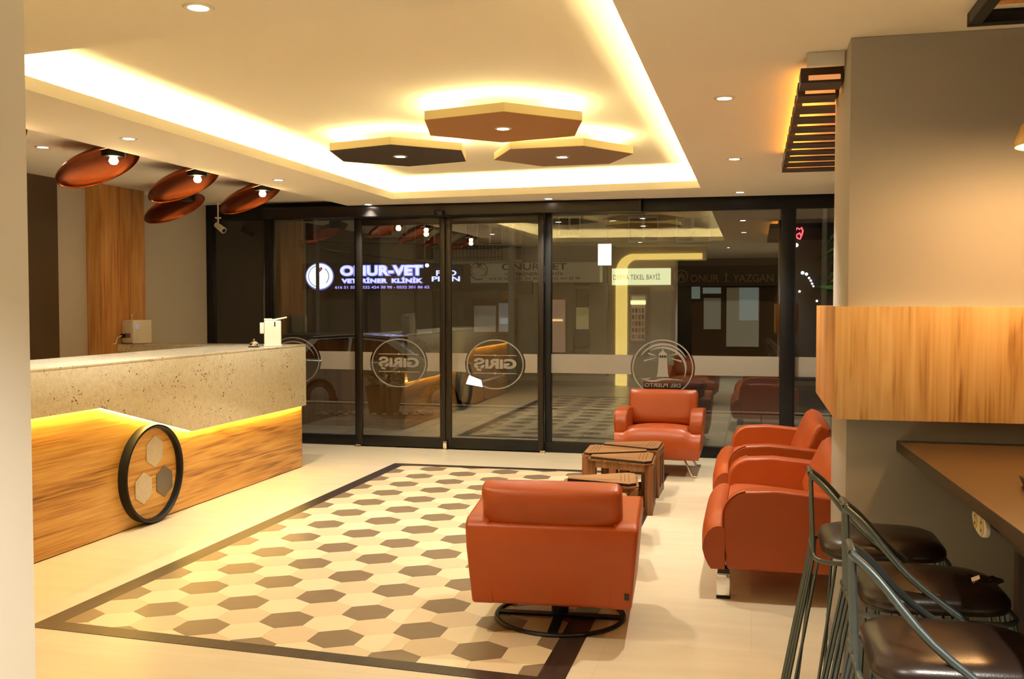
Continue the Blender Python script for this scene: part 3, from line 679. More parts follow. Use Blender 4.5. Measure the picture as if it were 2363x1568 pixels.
# ============================================================ ARMCHAIRS
def arc(cx, cy, r, a0, a1, n): return [(cx+r*math.cos(math.radians(a0+(a1-a0)*i/n)), cy+r*math.sin(math.radians(a0+(a1-a0)*i/n))) for i in range(n+1)]
def make_chair(W=0.372):
    W0 = len(bpy.data.meshes)
    t = thing('armchair', 'x', 'armchair', group='orange leather armchairs')
    I = W-0.110
    # side arms: outline with a round front shoulder
    out = [(-0.33, 0.15), (0.255, 0.15), (0.275, 0.36)]+arc(0.145, 0.415, 0.13, 5, 80, 7)+[(0.02, 0.553), (-0.30, 0.525), (-0.345, 0.50), (-0.36, 0.40)]
    for s in (-1, 1):
        a = MB().prism(out, s*I, s*W, 'YZ').build('armrest', LEATHER, t, bevel=0.016, segs=3, wn=True)
        MB().tube([(s*(W-0.004), u, w_) for u, w_ in out[2:11]], 0.0035, 6).build('piping', LEATHER, a, smooth=True)
    # back shell closing the rear
    MB().prism([(-0.325, 0.15), (-0.25, 0.15), (-0.25, 0.50), (-0.345, 0.505), (-0.365, 0.40)], -W+0.001, W-0.001, 'YZ').build('back_shell', LEATHER, t, bevel=0.018, segs=3, wn=True)
    # seat cushion with a crowned top and rolling front
    n = 14; vs = []; fs = []
    prof = [(-0.25, 0.20), (-0.25, 0.375), (-0.10, 0.392), (0.05, 0.405), (0.17, 0.412), (0.235, 0.408), (0.262, 0.395), (0.262, 0.20)]
    for i in range(n+1):
        u = -1+2*i/n; cr = 0.022*(1-abs(u)**2.5)
        for (yy, zz_) in prof: vs.append((u*(I-0.002), yy, zz_-0.012+(cr if zz_ > 0.3 else 0)))
    m = len(prof)
    for i in range(n):
        for k in range(m): fs.append((i*m+k, i*m+(k+1) % m, (i+1)*m+(k+1) % m, (i+1)*m+k))
    fs += [tuple(range(m)), tuple(n*m+k for k in range(m-1, -1, -1))]
    MB().add(vs, fs).build('seat_cushion', LEATHER, t, smooth=True, angle=60)
    # front roll across the full width, its top sagging beside the seat
    vs = []; fs = []; n = 20
    for i in range(n+1):
        u = -1+2*i/n; e = abs(u); eb = (I-0.03)/W; top_ = 0.405 if e < eb else 0.405-0.040*min(1, (e-eb)*W/0.06)
        top_ += 0.014*(1-min(1, e/eb)**2)
        f_ = 0.012*(1-e**4)
        prof = [(0.264, 0.15), (0.264, top_-0.010), (0.280, top_-0.001), (0.300, top_), (0.322, top_-0.008), (0.345+f_*.6, top_-0.030), (0.362+f_, top_-0.065), (0.371+f_, top_-0.11), (0.371+f_, 0.245), (0.360+f_, 0.205), (0.345+f_*.6, 0.172), (0.330, 0.15)]
        for q in prof: vs.append((u*(W-0.004), *q))
    m = len(prof)
    for i in range(n):
        for k in range(m): fs.append((i*m+k, i*m+(k+1) % m, (i+1)*m+(k+1) % m, (i+1)*m+k))
    fs += [tuple(range(m)), tuple(n*m+k for k in range(m-1, -1, -1))]
    MB().add(vs, fs).build('front_roll', LEATHER, t, smooth=True, angle=60)
    # leaning back cushion
    vs = []; fs = []; nu, nv = 12, 10
    A = Vector((0, -0.185, 0.375)); Bv = Vector((0, -0.318, 0.672)); ax = (Bv-A).normalized(); nr = Vector((0, ax.z, -ax.y)); L_ = (Bv-A).length
    def bulge(u, v): return 0.045+0.022*(1-abs(u)**4)*(1-abs(v)**4)
    grid = {}
    for side in (1, -1):
        for i in range(nu+1):
            for j in range(nv+1):
                u = -1+2*i/nu; v = -1+2*j/nv
                edge = i in (0, nu) or j in (0, nv)
                th_ = 0.045 if edge else bulge(u, v)+0.012
                sc_ = 1.0 if edge else 1.0
                P = A+ax*(L_*(v+1)/2)+Vector((u*(I+0.040-0.004*(abs(v)**4)), 0, 0))+nr*side*th_
                grid[(side, i, j)] = len(vs); vs.append(P)
    for i in range(nu):
        for j in range(nv):
            fs.append((grid[1,i,j], grid[1,i+1,j], grid[1,i+1,j+1], grid[1,i,j+1])); fs.append((grid[-1,i,j+1], grid[-1,i+1,j+1], grid[-1,i+1,j], grid[-1,i,j]))
    bd = [(i, 0) for i in range(nu)]+[(nu, j) for j in range(nv)]+[(i, nv) for i in range(nu, 0, -1)]+[(0, j) for j in range(nv, 0, -1)]
    for a, b in zip(bd, bd[1:]+bd[:1]): fs.append((grid[(1,)+a], grid[(-1,)+a], grid[(-1,)+b], grid[(1,)+b]))
    MB().add(vs, fs).build('back_cushion', LEATHER, t, bevel=0.024, segs=4, angle=60)
    for ch in children(t):                                          # the body narrows towards the floor
        for o in [ch]+children(ch):
            for v in o.data.vertices:
                if v.co.z < 0.5: v.co.x *= 1-0.075*(0.5-v.co.z)/0.35*(0.372/W)
    return t
def swivel(t):
    MB().lathe([(0.30, 0.0), (0.305, 0.006), (0.30, 0.014), (0.285, 0.014), (0.282, 0.004), (0.282, 0.0), (0.30, 0.0)], 56, (0, 0.02, 0.003), caps=False).build('swivel_ring', BLACKM, t, smooth=True)
    MB().box(-0.285, 0.285, 0.0, 0.045, 0.004, 0.014).build('swivel_bar', BLACKM, t); MB().box(-0.022, 0.022, -0.26, 0.30, 0.014, 0.022).build('swivel_bar', BLACKM, t)
    MB().lathe([(0.04, 0.022), (0.04, 0.148), (0.12, 0.149)], 24, (0, 0.02, 0)).build('swivel_column', BLACKM, t, smooth=True)
    box('tag', (0.315, 0.335, -0.346, -0.330, 0.20, 0.225), BLACKP, t)
def block_legs(t):
    for sx in (-1.62, 1.62):
        for yy in (0.27, -0.27):
            MB().box(sx*0.30-0.04, sx*0.30+0.04, yy-0.032, yy+0.032, 0.014, 0.125).build('leg', CHROME, t, bevel=0.004)
            MB().box(sx*0.30-0.036, sx*0.30+0.036, yy-0.028, yy+0.028, 0.1255, 0.149).build('leg_spacer', BLACKP, t)
            MB().box(sx*0.30-0.041, sx*0.30+0.041, yy-0.033, yy+0.033, 0.0, 0.0135).build('leg_foot', BLACKM, t)
def sled_legs(t):
    for sx in (-1, 1):
        for yy, s in ((0.24, 1), (-0.24, -1)):
            MB().tube([(sx*0.12, yy, 0.142), (sx*0.22, yy, 0.142), (sx*0.29, yy+s*0.05, 0.012), (sx*0.33, yy+s*0.05, 0.012)], 0.010, 10).build('leg', CHROME, t, smooth=True)
chairs = [((-0.858, 4.455, 0), math.radians(4), swivel, 0.372, 'orange leather swivel armchair on a black ring base, seen from behind'),
          ((-0.775, 8.60, 0), math.radians(180), sled_legs, 0.372, 'orange leather armchair facing the room in front of the lighthouse emblem'),
          ((0.135, 5.46, 0), math.radians(90), block_legs, 0.575, 'wide orange leather armchair on chrome block feet nearest the bar stools'),
          ((0.125, 7.02, 0), math.radians(90), block_legs, 0.575, 'wide orange leather armchair along the right side, farther from the bar stools')]
protos = {}
for loc, rz, legs, W_, lab in chairs:
    if W_ in protos:
        t = thing('armchair', lab, 'armchair', group='orange leather armchairs')
        for ch in protos[W_]: copy_tree(ch, t)
    else:
        t = make_chair(W_); protos[W_] = children(t)
    t.location = loc; t.rotation_euler.z = rz; t['label'] = lab; legs(t)

# ============================================================ WEDGE TABLES
TZ = 0.372
INK = mat('engraving', srgb(92, 58, 32), 0.6, noise=0.03)
def wedge(label, wide, apex, grp='wedge shaped wooden tables'):
    """wide: two outer points of the broad end (left->right seen from apex), apex: middle of the narrow end; world XY"""
    a, b, c = Vector(wide[0]), Vector(wide[1]), Vector(apex)
    mid = (a+b)/2; ax = (c-mid); L_ = ax.length; ax.normalize(); sd = Vector((-ax.y, ax.x)); hw = (b-a).length/2
    ang = math.atan2(ax.y, ax.x)
    t = thing('wedge_table', label, 'table', (mid.x, mid.y, 0), ang, group=grp)
    # local x runs from broad end (0) to the tip (L_)
    tip = 0.045; ch = 0.05
    out = [(ch, -hw), (L_, -tip), (L_, tip), (ch, hw), (0.0, hw-ch*0.9), (0.0, -hw+ch*0.9)]
    sh = lambda d: [(ch+d*0.6, -hw+d*1.2), (L_-d*1.5, -tip+d*0.2), (L_-d*1.5, tip-d*0.2), (ch+d*0.6, hw-d*1.2), (d, hw-ch*0.9-d*0.6), (d, -hw+ch*0.9+d*0.6)]
    MB().prism(out, TZ-0.030, TZ-0.019).build('frame_board', TEAK, t)
    tp = MB().prism(sh(0.016), TZ-0.004, TZ).build('table_top', TEAKT, t)
    MB().prism(sh(0.015), TZ-0.0188, TZ-0.0042).build('dark_edge', BLACKP, t)
    for k in range(3):
        x = 0.055+k*0.024; hh = (hw-0.02)*0.80*(1-x/L_)
        MB().box(x, x+0.005, -hh, hh, TZ, TZ+0.0006).build('groove', INK, tp)
    # open box frame: posts at the corners, top and bottom rails
    pw = 0.055
    for s in (-1, 1):
        MB().box(0.004, 0.004+pw, s*(hw-0.045)-0.022, s*(hw-0.045)+0.022, 0.0, TZ-0.0303).build('post', TEAK, t, bevel=0.002)
        k = (hw-tip)/(L_-ch)
        sl_ = lambda x: s*(hw-0.012-k*(x-ch))
        for z0_, z1_ in ((TZ-0.075, TZ-0.0304), (0.0, 0.055)):
            MB().prism([(0.062, sl_(0.062)), (L_-0.06, sl_(L_-0.06)), (L_-0.06, sl_(L_-0.06)-s*0.02), (0.062, sl_(0.062)-s*0.02)], z0_, z1_).build('side_rail', TEAK, t)
        MB().prism([(L_*0.56, sl_(L_*0.56)), (L_*0.56+0.05, sl_(L_*0.56+0.05)), (L_*0.56+0.05, sl_(L_*0.56+0.05)-s*0.02), (L_*0.56, sl_(L_*0.56)-s*0.02)], 0.055, TZ-0.075).build('side_post', TEAK, t)
    for z0_, z1_ in ((TZ-0.075, TZ-0.0304), (0.0, 0.055)):
        MB().box(0.006, 0.028, -hw+0.07, hw-0.07, z0_, z1_).build('end_rail', TEAK, t)
    MB().box(0.006, 0.028, -0.012, 0.012, 0.055, TZ-0.075).build('end_post', TEAK, t)
    MB().box(L_-0.058, L_-0.004, -tip+0.002, tip-0.002, 0.0, TZ-0.0303).build('post', TEAK, t, bevel=0.002)
    MB().box(0.035, 0.04, -hw+0.07, hw-0.07, 0.055, TZ-0.075).build('opening_shade', BLACKP, t)  # black sheet stands in for the shade inside the open frame
    return t
wedge('wedge shaped wooden table farthest back, broad end to the right', ((-0.672, 7.36), (-0.668, 7.80)), (-1.135, 7.585))
wedge('wedge shaped wooden table pointing right between two others', ((-1.215, 7.50), (-1.205, 7.03)), (-0.735, 7.285))
wedge('wedge shaped wooden table at the front of the group of three', ((-0.668, 6.74), (-0.664, 7.20)), (-1.135, 6.945))
wedge('wedge shaped wooden table standing apart nearer the swivel armchair', ((-0.668, 5.88), (-0.700, 6.31)), (-1.135, 6.035))
wedge('wedge shaped wooden table partly hidden behind the swivel armchair, broad end left', ((-1.230, 5.90), (-1.190, 5.46)), (-0.745, 5.745))
wedge('wedge shaped wooden table mostly hidden behind the swivel armchair, broad end right', ((-0.640, 5.22), (-0.655, 5.65)), (-1.10, 5.34))

# ============================================================ BAR STOOLS
def rrect(hx, hy, r, n=5):
    out = []
    for cx, cy, a in ((hx-r, hy-r, 0), (-hx+r, hy-r, 90), (-hx+r, -hy+r, 180), (hx-r, -hy+r, 270)): out += arc(cx, cy, r, a, a+90, n)
    return out
def smooth_path(P, k):
    P = [Vector(p) for p in P]; out = []
    for i in range(len(P)-1):
        a, b, c, d = P[max(i-1, 0)], P[i], P[i+1], P[min(i+2, len(P)-1)]
        for j in range(k):
            t = j/k; out.append(0.5*((2*b)+(c-a)*t+(2*a-5*b+4*c-d)*t*t+(3*b-a-3*c+d)*t**3))
    return out+[P[-1]]
def make_stool():
    t = thing('bar_stool', 'x', 'bar stool', group='wire bar stools along the bar')
    zr = 0.617
    ring_ = [(x, y, zr) for x, y in rrect(0.205, 0.195, 0.07)]
    MB().tube(ring_, 0.008, 8, closed=True).build('seat_ring', STEELG, t, smooth=True)
    fr = [(x, y, 0.008) for x, y in rrect(0.315, 0.250, 0.10)]
    MB().tube(fr, 0.008, 8, closed=True).build('floor_ring', STEELG, t, smooth=True)
    def per(pts, s):
        P = [Vector(p) for p in pts]; n = len(P); ls = [(P[(i+1) % n]-P[i]).length for i in range(n)]; tot = sum(ls); d = (s % 1)*tot
        for i in range(n):
            if d <= ls[i]: return P[i].lerp(P[(i+1) % n], d/ls[i])
            d -= ls[i]
    N_ = 22
    for k in range(N_):
        s = (k+0.5)/N_
        MB().tube([per(ring_, s), per(fr, s)], 0.0055, 6).build('leg_rod', STEELG, t, smooth=True)
    # back: hoop with a narrow round top whose rails splay to the sides of the seat
    ap = Vector((-0.215, 0, 0.885)); hoop = [(0.075, -0.197, zr), (-0.06, -0.150, 0.715), (-0.165, -0.088, 0.832)]
    hoop += [(ap.x-0.004*math.sin(a), -0.055*math.cos(a), ap.z+0.012*math.sin(a)-0.01) for a in [PI*i/8 for i in range(0, 9)]]
    hoop += [(-0.165, 0.088, 0.832), (-0.06, 0.150, 0.715), (0.075, 0.197, zr)]
    hoop = smooth_path(hoop, 4)
    MB().tube(hoop, 0.0095, 10).build('back_hoop', STEELG, t, smooth=True)
    for yb, yt, zt in ((-0.085, -0.05, 0.872), (-0.03, -0.018, 0.884), (0.03, 0.018, 0.884), (0.085, 0.05, 0.872)):
        MB().tube([(-0.205, yb, zr), (-0.214, yt, zt)], 0.0055, 6).build('back_rod', STEELG, t, smooth=True)
    # domed leather seat pad
    vs = []; fs = []; rings = [(1.0, 0.0), (1.03, 0.014), (1.02, 0.030), (0.96, 0.044), (0.80, 0.056), (0.5, 0.064), (0.2, 0.067)]
    base_ = rrect(0.188, 0.178, 0.085, 7); n = len(base_)
    for sc_, z_ in rings:
        for x, y in base_: vs.append((x*sc_+0.01, y*sc_*(1.0-0.10*(x/0.19)), zr+0.010+z_))
    for i in range(len(rings)-1):
        for k in range(n): fs.append((i*n+k, i*n+(k+1) % n, (i+1)*n+(k+1) % n, (i+1)*n+k))
    fs += [tuple(range(n-1, -1, -1)), tuple((len(rings)-1)*n+k for k in range(n))]
    MB().add(vs, fs).build('seat_pad', BROWNL, t, smooth=True, angle=70)
    return t
ST = make_stool()
st_pos = [(0.405, 3.50, 0.0, 'wire bar stool farthest from the viewer, beside the armchair'), (0.470, 2.96, 0.02, 'wire bar stool in the middle of the row at the bar'),
          (0.440, 2.42, 0.0, 'wire bar stool nearest the viewer in the bottom right corner')]
stools = [ST]+[copy_tree(ST) for _ in st_pos[1:]]
for o, (x, y, rz, lab) in zip(stools, st_pos): o.location = (x, y, 0); o.rotation_euler.z = rz; o['label'] = lab
t = thing('plastic_wrap', 'torn clear plastic wrap on the middle bar stool', 'wrapper', (0.60, 2.90, 0.688))
vs = []; fs = []
for i in range(7):
    for j in range(5): vs.append((0.02*i-0.06, 0.016*j-0.03, 0.006+0.018*random.random()))
for i in range(6):
    for j in range(4): fs.append((i*5+j, i*5+5+j, i*5+6+j, i*5+1+j))
MB().add(vs, fs).build('film', glass_mat('clear_film', (0.9, 0.88, 0.84, 1), 1.7, 0.1), t)

# ---- potted plant in the corner behind the column
LEAFM = mat('green_leaf', srgb(58, 112, 40), 0.45, noise=0.25, nscale=12)
t = thing('potted_plant', 'tall leafy green plant showing beside the column by the glass', 'plant', (0.92, 8.75, 0))
MB().lathe([(0.0, 0.0), (0.15, 0.0), (0.19, 0.36), (0.20, 0.38), (0.18, 0.38), (0.17, 0.34), (0.0, 0.34)], 32).build('pot', mat('dark_pot', srgb(50, 46, 44), 0.5, noise=0.1), t, smooth=True)
MB().tube([(0, 0, 0.34), (0.01, 0.02, 0.9), (-0.02, 0, 1.6), (0.0, 0.01, 2.0)], [0.018, 0.015, 0.010, 0.005], 8).build('trunk', mat('bark', srgb(92, 72, 50), 0.8, noise=0.2), t, smooth=True)
random.seed(3)
lv = MB().add([(0,0,0),(0.05,0.028,0.008),(0.05,-0.028,0.008),(0.12,0.03,0.0),(0.12,-0.03,0.0),(0.20,0,-0.03),(0.05,0,0),(0.12,0,-0.010)],[(0,6,1),(0,2,6),(6,7,3,1),(6,2,4,7),(7,5,3),(7,4,5)]).mesh('leaf', LEAFM, smooth=True)
for k in range(90):
    z_ = 1.15+0.95*random.random(); a = random.random()*2*PI; rr = 0.05+0.18*random.random()
    o = bpy.data.objects.new('leaf', lv); C.objects.link(o); o.parent = t
    o.location = (rr*math.cos(a), rr*math.sin(a), z_); o.rotation_euler = (random.uniform(-.4,.4), random.uniform(-0.3,0.7), a); s_ = random.uniform(0.8, 1.3); o.scale = (s_,)*3

# ============================================================ STREET OUTSIDE
ZT, ZR = -0.08, -0.60
PAVM = [mat('paver_a', srgb(128, 120, 108), 0.8, noise=0.18, nscale=9), mat('paver_b', srgb(112, 104, 94), 0.8, noise=0.18, nscale=9), mat('paver_c', srgb(142, 134, 120), 0.8, noise=0.18, nscale=9)]
te = box('pavement_terrace', (-9.0, 6.0, YF+0.10, 14.1, -0.4, ZT-0.012), mat('paver_joint', srgb(58, 54, 48), 0.9, noise=0.1)); struct(te, 'paved terrace outside the glass front', 'pavement')
pm = [MB().box(-0.196, 0.196, -0.196, 0.196, -0.012, 0.0).mesh('paver', m_, bevel=0.004, segs=1) for m_ in PAVM]
for i in range(19):
    for j in range(11):
        o = bpy.data.objects.new('paver', pm[random.randrange(3)]); C.objects.link(o); o.parent = te
        o.location = (-5.3+i*0.4, YF+0.32+j*0.4, ZT+random.uniform(-0.002, 0.002))
kb = box('kerb', (-14, 8, 14.1, 14.28, -0.6, ZT+0.01), mat('kerb_stone', srgb(150, 146, 136), 0.8, noise=0.12), bevel=0.01); struct(kb, 'pale kerb along the edge of the terrace', 'kerb')
rd = box('road', (-30, 20, 14.28, 24.2, ZR-0.2, ZR), mat('asphalt', srgb(70, 68, 66), 0.85, noise=0.2, nscale=20)); struct(rd, 'dark asphalt street beyond the terrace', 'road')
fp = box('pavement_far', (-30, 20, 24.2, 26.0, ZR-0.2, ZR+0.12), mat('far_pavement', srgb(110, 104, 96), 0.85, noise=0.15)); struct(fp, 'pavement in front of the shops across the street', 'pavement')

FY = 26.0
def fr(px0, px1, py0, py1, Y=FY):
    a, b = at(px0, py1, Y), at(px1, py0, Y); return a.x, b.x, a.z, b.z
def slab(name, px0, px1, py0, py1, m, parent, d0, d1, bevel=0):
    """upright board on the far facade; d0,d1: how far it stands in front of (-) or behind (+) the wall"""
    x0, x1, z0, z1 = fr(px0, px1, py0, py1)
    o = MB().box(x0, x1, FY+d0, FY+d1, z0, z1).build(name, m, bevel=bevel)
    if parent:
        o.parent = parent; o.matrix_parent_inverse = Matrix.Translation(-Vector(parent.location))
    return o
def bldg(name, px0, px1, m, label):
    x0, x1, z0, z1 = fr(px0, px1, 300, 900)
    t = thing(name, label, 'building', ((x0+x1)/2, FY, ZR+0.12))
    c = (x0+x1)/2
    MB().box(x0-c, x1-c, 0.0, 4.0, 0.0, 7.5).build('wall', m, t)
    return t
PLA = mat('render_grey_green', srgb(104, 104, 88), 0.9, noise=0.1, nscale=1.2)
PLB = mat('render_grey', srgb(104, 100, 92), 0.9, noise=0.1, nscale=1.2)
PLC = mat('render_brown', srgb(120, 96, 66), 0.9, noise=0.1, nscale=1.2)
WFR = mat('window_frame_pale', srgb(150, 146, 130), 0.6, noise=0.05)
DKG = mat('dark_window', srgb(16, 18, 18), 0.12, noise=0.1)
GREYD = mat('dark_grey_board', srgb(58, 54, 50), 0.6, noise=0.05)
b1 = bldg('apartment_building', 560, 1072, PLA, 'grey green rendered building behind the blue lit clinic sign')
b2 = bldg('apartment_building', 1072, 1402, PLB, 'grey building with a balcony behind the white clinic banner')
b3 = bldg('apartment_building', 1402, 1802, PLC, 'brown shop building behind the yellow lit shop sign')
b4 = bldg('apartment_building', 1802, 2060, mat('night_darkness', srgb(30, 28, 28), 0.9, noise=0.1), 'near black wall added for the night darkness, carrying the red neon figure')  # near black backing added in place of empty night darkness
def fwin(parent, px0, px1, py0, py1, n=2):
    f = slab('window', px0, px1, py0, py1, WFR, parent, -0.06, -0.002)
    w_ = (px1-px0)
    for k in range(n):
        a = px0+w_*(k+0.10)/n; b = px0+w_*(k+0.90)/n
        x0, x1, z0, z1 = fr(a, b, py0+4, py1-5)
        o = MB().box(x0, x1, FY-0.075, FY-0.061, z0, z1).build('pane', DKG); o.parent = f
    return f
fwin(b1, 845, 940, 508, 549, 3); fwin(b1, 960, 1004, 500, 604, 2); fwin(b1, 700, 728, 500, 560, 1)
fwin(b2, 1076, 1094, 508, 572, 1); fwin(b2, 1102, 1162, 512, 572, 2); fwin(b2, 1190, 1206, 512, 605, 1); fwin(b2, 1290, 1340, 500, 548, 2)
fwin(b3, 1450, 1520, 500, 560, 2); fwin(b3, 1560, 1640, 500, 560, 2)
slab('ledge', 1040, 1172, 604, 612, WFR, b2, -0.55, 0.0)
x0, x1, z0, z1 = fr(1042, 1170, 565, 604)
cxx = b2.location
for k in range(17):
    x = x0+(x1-x0)*k/16; MB().box(x-cxx.x-0.012, x-cxx.x+0.012, -0.54, -0.516, z0-cxx.z, z1-cxx.z).build('balcony_bar', BLACKM, b2)
for z in (z0+0.08, z1-0.12, z1): MB().box(x0-cxx.x, x1-cxx.x, -0.545, -0.511, z-cxx.z-0.015, z-cxx.z+0.015).build('balcony_rail', BLACKM, b2)
# ground floors
slab('roller_frame', 842, 966, 664, 800, GREYD, b1, -0.05, -0.002)
for k in range(20): slab('shutter_slat', 852, 956, 672+k*6.2, 677.6+k*6.2, mat('shutter_metal', srgb(112, 108, 96), 0.6, 0.2, noise=0.08), b1, -0.085, -0.052)
slab('pillar', 966, 1000, 664, 830, PLB, b1, -0.12, 0.0)
slab('shutter_panel', 1002, 1020, 672, 830, GREYD, b1, -0.06, 0.0)
slab('pillar', 700, 722, 664, 830, PLB, b1, -0.10, 0.0)
slab('pillar', 1206, 1246, 655, 830, mat('render_pillar', srgb(118, 122, 112), 0.9, noise=0.06), b2, -0.5, 0.0)
slab('awning', 1203, 1240, 650, 680, BLACKP, b2, -0.62, -0.5)
SHOPR = mat('red_shop_frame', srgb(96, 36, 22), 0.5, noise=0.1)
slab('shop_frame', 1090, 1196, 690, 772, SHOPR, b2, -0.08, 0.0)
slab('shop_window', 1096, 1146, 706, 766, emis('shop_glow_dim', (0.30, 0.22, 0.12), 0.10), b2, -0.095, -0.081)
slab('shop_window', 1153, 1176, 700, 766, emis('shop_glow_blue', (0.25, 0.30, 0.34), 0.16), b2, -0.095, -0.081)
slab('notice', 1156, 1174, 735, 748, emis('notice_white', (0.6, 0.6, 0.56), 0.30), b2, -0.105, -0.096)
slab('poster', 1158, 1176, 672, 692, mat('orange_poster', srgb(210, 150, 60), 0.6, noise=0.1), b2, -0.10, -0.086)
slab('drinks_cooler', 1275, 1309, 692, 812, emis('cooler_red', (0.45, 0.10, 0.03), 0.22), b2, -0.35, 0.0)
slab('cooler_shelf', 1276, 1304, 737, 741, emis('cooler_light', (1.0, 0.55, 0.2), 1.3), b2, -0.365, -0.351)
slab('pillar', 1309, 1326, 655, 812, PLA, b2, -0.25, 0.0)
slab('shop_frame', 1326, 1364, 660, 812, WFR, b2, -0.08, 0.0)
slab('shop_window', 1330, 1360, 668, 710, DKG, b2, -0.095, -0.081)
slab('yellow_blind', 1331, 1360, 710, 760, emis('blind_yellow', (0.5, 0.36, 0.03), 0.20), b2, -0.10, -0.081)
slab('bottle_crate', 1328, 1359, 760, 802, mat('blue_crate', srgb(30, 48, 84), 0.4, noise=0.3, nscale=20), b2, -0.25, -0.101)
slab('pillar', 1364, 1402, 655, 830, mat('render_beige', srgb(140, 128, 108), 0.9, noise=0.08), b2, -0.25, 0.0)
slab('shop_opening', 1428, 1500, 662, 822, DKG, b3, -0.03, 0.0)
slab('fridge', 1454, 1494, 680, 790, WFR, b3, -0.12, -0.031)
slab('fridge_glass', 1458, 1490, 684, 786, emis('fridge_inside', (0.40, 0.16, 0.07), 0.22), b3, -0.135, -0.121)
slab('fridge_header', 1457, 1491, 694, 703, emis('fridge_tube', (1.0, 0.95, 0.35), 1.8), b3, -0.15, -0.136)
for k in range(5):
    for q in range(4): slab('goods', 1460+q*7.5, 1465+q*7.5, 712+k*15, 722+k*15, mat('goods_%d' % ((k+q) % 3), (srgb(170, 60, 30), srgb(60, 90, 110), srgb(200, 150, 80))[(k+q) % 3], 0.5, noise=0.1), b3, -0.16, -0.136)
slab('pillar', 1504, 1553, 672, 832, mat('render_pillar', (0,0,0,1)), b3, -0.45, 0.0)
slab('dark_doorway', 1555, 1600, 660, 832, DKG, b3, -0.04, 0.0)
slab('shop_frame', 1596, 1800, 662, 832, mat('timber_front', srgb(112, 78, 40), 0.7, noise=0.12), b3, -0.06, -0.001)
LITW = emis('pale_shop_glass', (0.45, 0.52, 0.44), 0.26)
slab('transom', 1622, 1664, 664, 678, LITW, b3, -0.075, -0.061); slab('transom', 1596, 1616, 662, 690, LITW, b3, -0.075, -0.061)
slab('shop_window', 1624, 1664, 688, 760, emis('brown_shop_glass', (0.30, 0.20, 0.08), 0.16), b3, -0.075, -0.061)
slab('shop_window', 1676, 1752, 664, 800, emis('amber_shop_glass', (0.34, 0.22, 0.06), 0.18), b3, -0.075, -0.061)
slab('shop_window', 1706, 1750, 664, 740, LITW, b3, -0.085, -0.0755)
# signs
def sign(px0, px1, py0, py1, m, label, d=0.18):
    x0, x1, z0, z1 = fr(px0, px1, py0, py1, FY-d)
    t = thing('shop_sign', label, 'sign', ((x0+x1)/2, FY-d, (z0+z1)/2)); c = t.location
    MB().box(x0-c.x, x1-c.x, 0, d-0.06, z0-c.z, z1-c.z).build('board', m, t)
    return t
def stext(t, txt, px0, px1, py0, py1, m, bold=0.02, dy_=-0.02, thick=0.0, name='letters'):
    x0, x1, z0, z1 = fr(px0, px1, py0, py1, t.location.y)
    text(name, txt, x0, x1, z0, z1, t.location.y+dy_, m, t, bold=bold, off=tuple(t.location), thick=thick)
def sring(t, name, px, py, r0, r1, m, dy_, a0=0, a1=2*PI):
    c = at(px, py, t.location.y); n = 40; vs = []
    k = (at(px+1, py, t.location.y)-c).x
    for i in range(n+1):
        a = a0+(a1-a0)*i/n
        for r in (r0, r1): vs.append((c.x-t.location.x+r*k*math.cos(a), dy_, c.z-t.location.z+r*k*0.93*math.sin(a)))
    MB().add(vs, [(2*i, 2*i+1, 2*i+3, 2*i+2) for i in range(n)]).build(name, m, t)
def sdisc(t, name, px, py, rx, ry, m, y0, y1):
    c = at(px, py, t.location.y); k = (at(px+1, py, t.location.y)-c).x
    MB().prism(ring2d(c.x-t.location.x, c.z-t.location.z, rx*k, ry*k*0.93, 36), y0, y1, 'XZ').build(name, m, t)
def heart(t, px, py, s, m, y0, y1):
    c = at(px, py, t.location.y); k = (at(px+1, py, t.location.y)-c).x*s; pts = []
    for i in range(28):
        a = 2*PI*i/28; pts.append((c.x-t.location.x+k*math.sin(a)**3, c.z-t.location.z+k*(0.8125*math.cos(a)-0.3125*math.cos(2*a)-0.125*math.cos(3*a)-0.0625*math.cos(4*a))))
    MB().prism(pts, y0, y1, 'XZ').build('heart', m, t)
BLU = emis('blue_white_led', (0.48, 0.50, 1.0), 2.6); BLUD = emis('blue_led', (0.36, 0.30, 1.0), 1.6); CYW = emis('cyan_white_led', (0.80, 0.93, 1.0), 2.2)
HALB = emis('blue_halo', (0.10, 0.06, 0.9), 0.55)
sg = sign(697, 1066, 605, 668, mat('sign_dark_grey', srgb(46, 44, 44), 0.6, noise=0.05), 'dark clinic sign with glowing blue white letters and round emblem')
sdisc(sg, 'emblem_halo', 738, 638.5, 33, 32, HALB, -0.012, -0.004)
sdisc(sg, 'emblem_disc', 738, 638, 30, 28.5, CYW, -0.03, -0.013)
TEALR = mat('teal_line', srgb(60, 120, 130), 0.5, noise=0.02)
sring(sg, 'emblem_arc', 738, 638, 24.2, 25.6, TEALR, -0.033, 1.9, 4.5); sring(sg, 'emblem_arc', 737, 638, 21.8, 23.4, TEALR, -0.033, -0.75, 0.9)
heart(sg, 739, 622, 6.5, emis('magenta_heart', (0.35, 0.0, 0.20), 1.0), -0.036, -0.031)
for txt, a, b, c_, d_, bo in (('ONUR-VET', 786, 976, 612, 637, 0.035), ('VETERİNER  KLİNİK', 789, 976, 640, 653.5, 0.03)):
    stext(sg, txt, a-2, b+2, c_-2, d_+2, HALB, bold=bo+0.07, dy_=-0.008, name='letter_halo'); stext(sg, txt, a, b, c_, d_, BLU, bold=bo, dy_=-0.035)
sdisc(sg, 'registered_dot', 986, 613, 4.5, 4.5, CYW, -0.03, -0.015)
stext(sg, '616 51 55 - 0532 424 38 98 - 0532 301 86 62', 774, 992, 659.5, 667, BLUD, bold=0.03, dy_=-0.03)
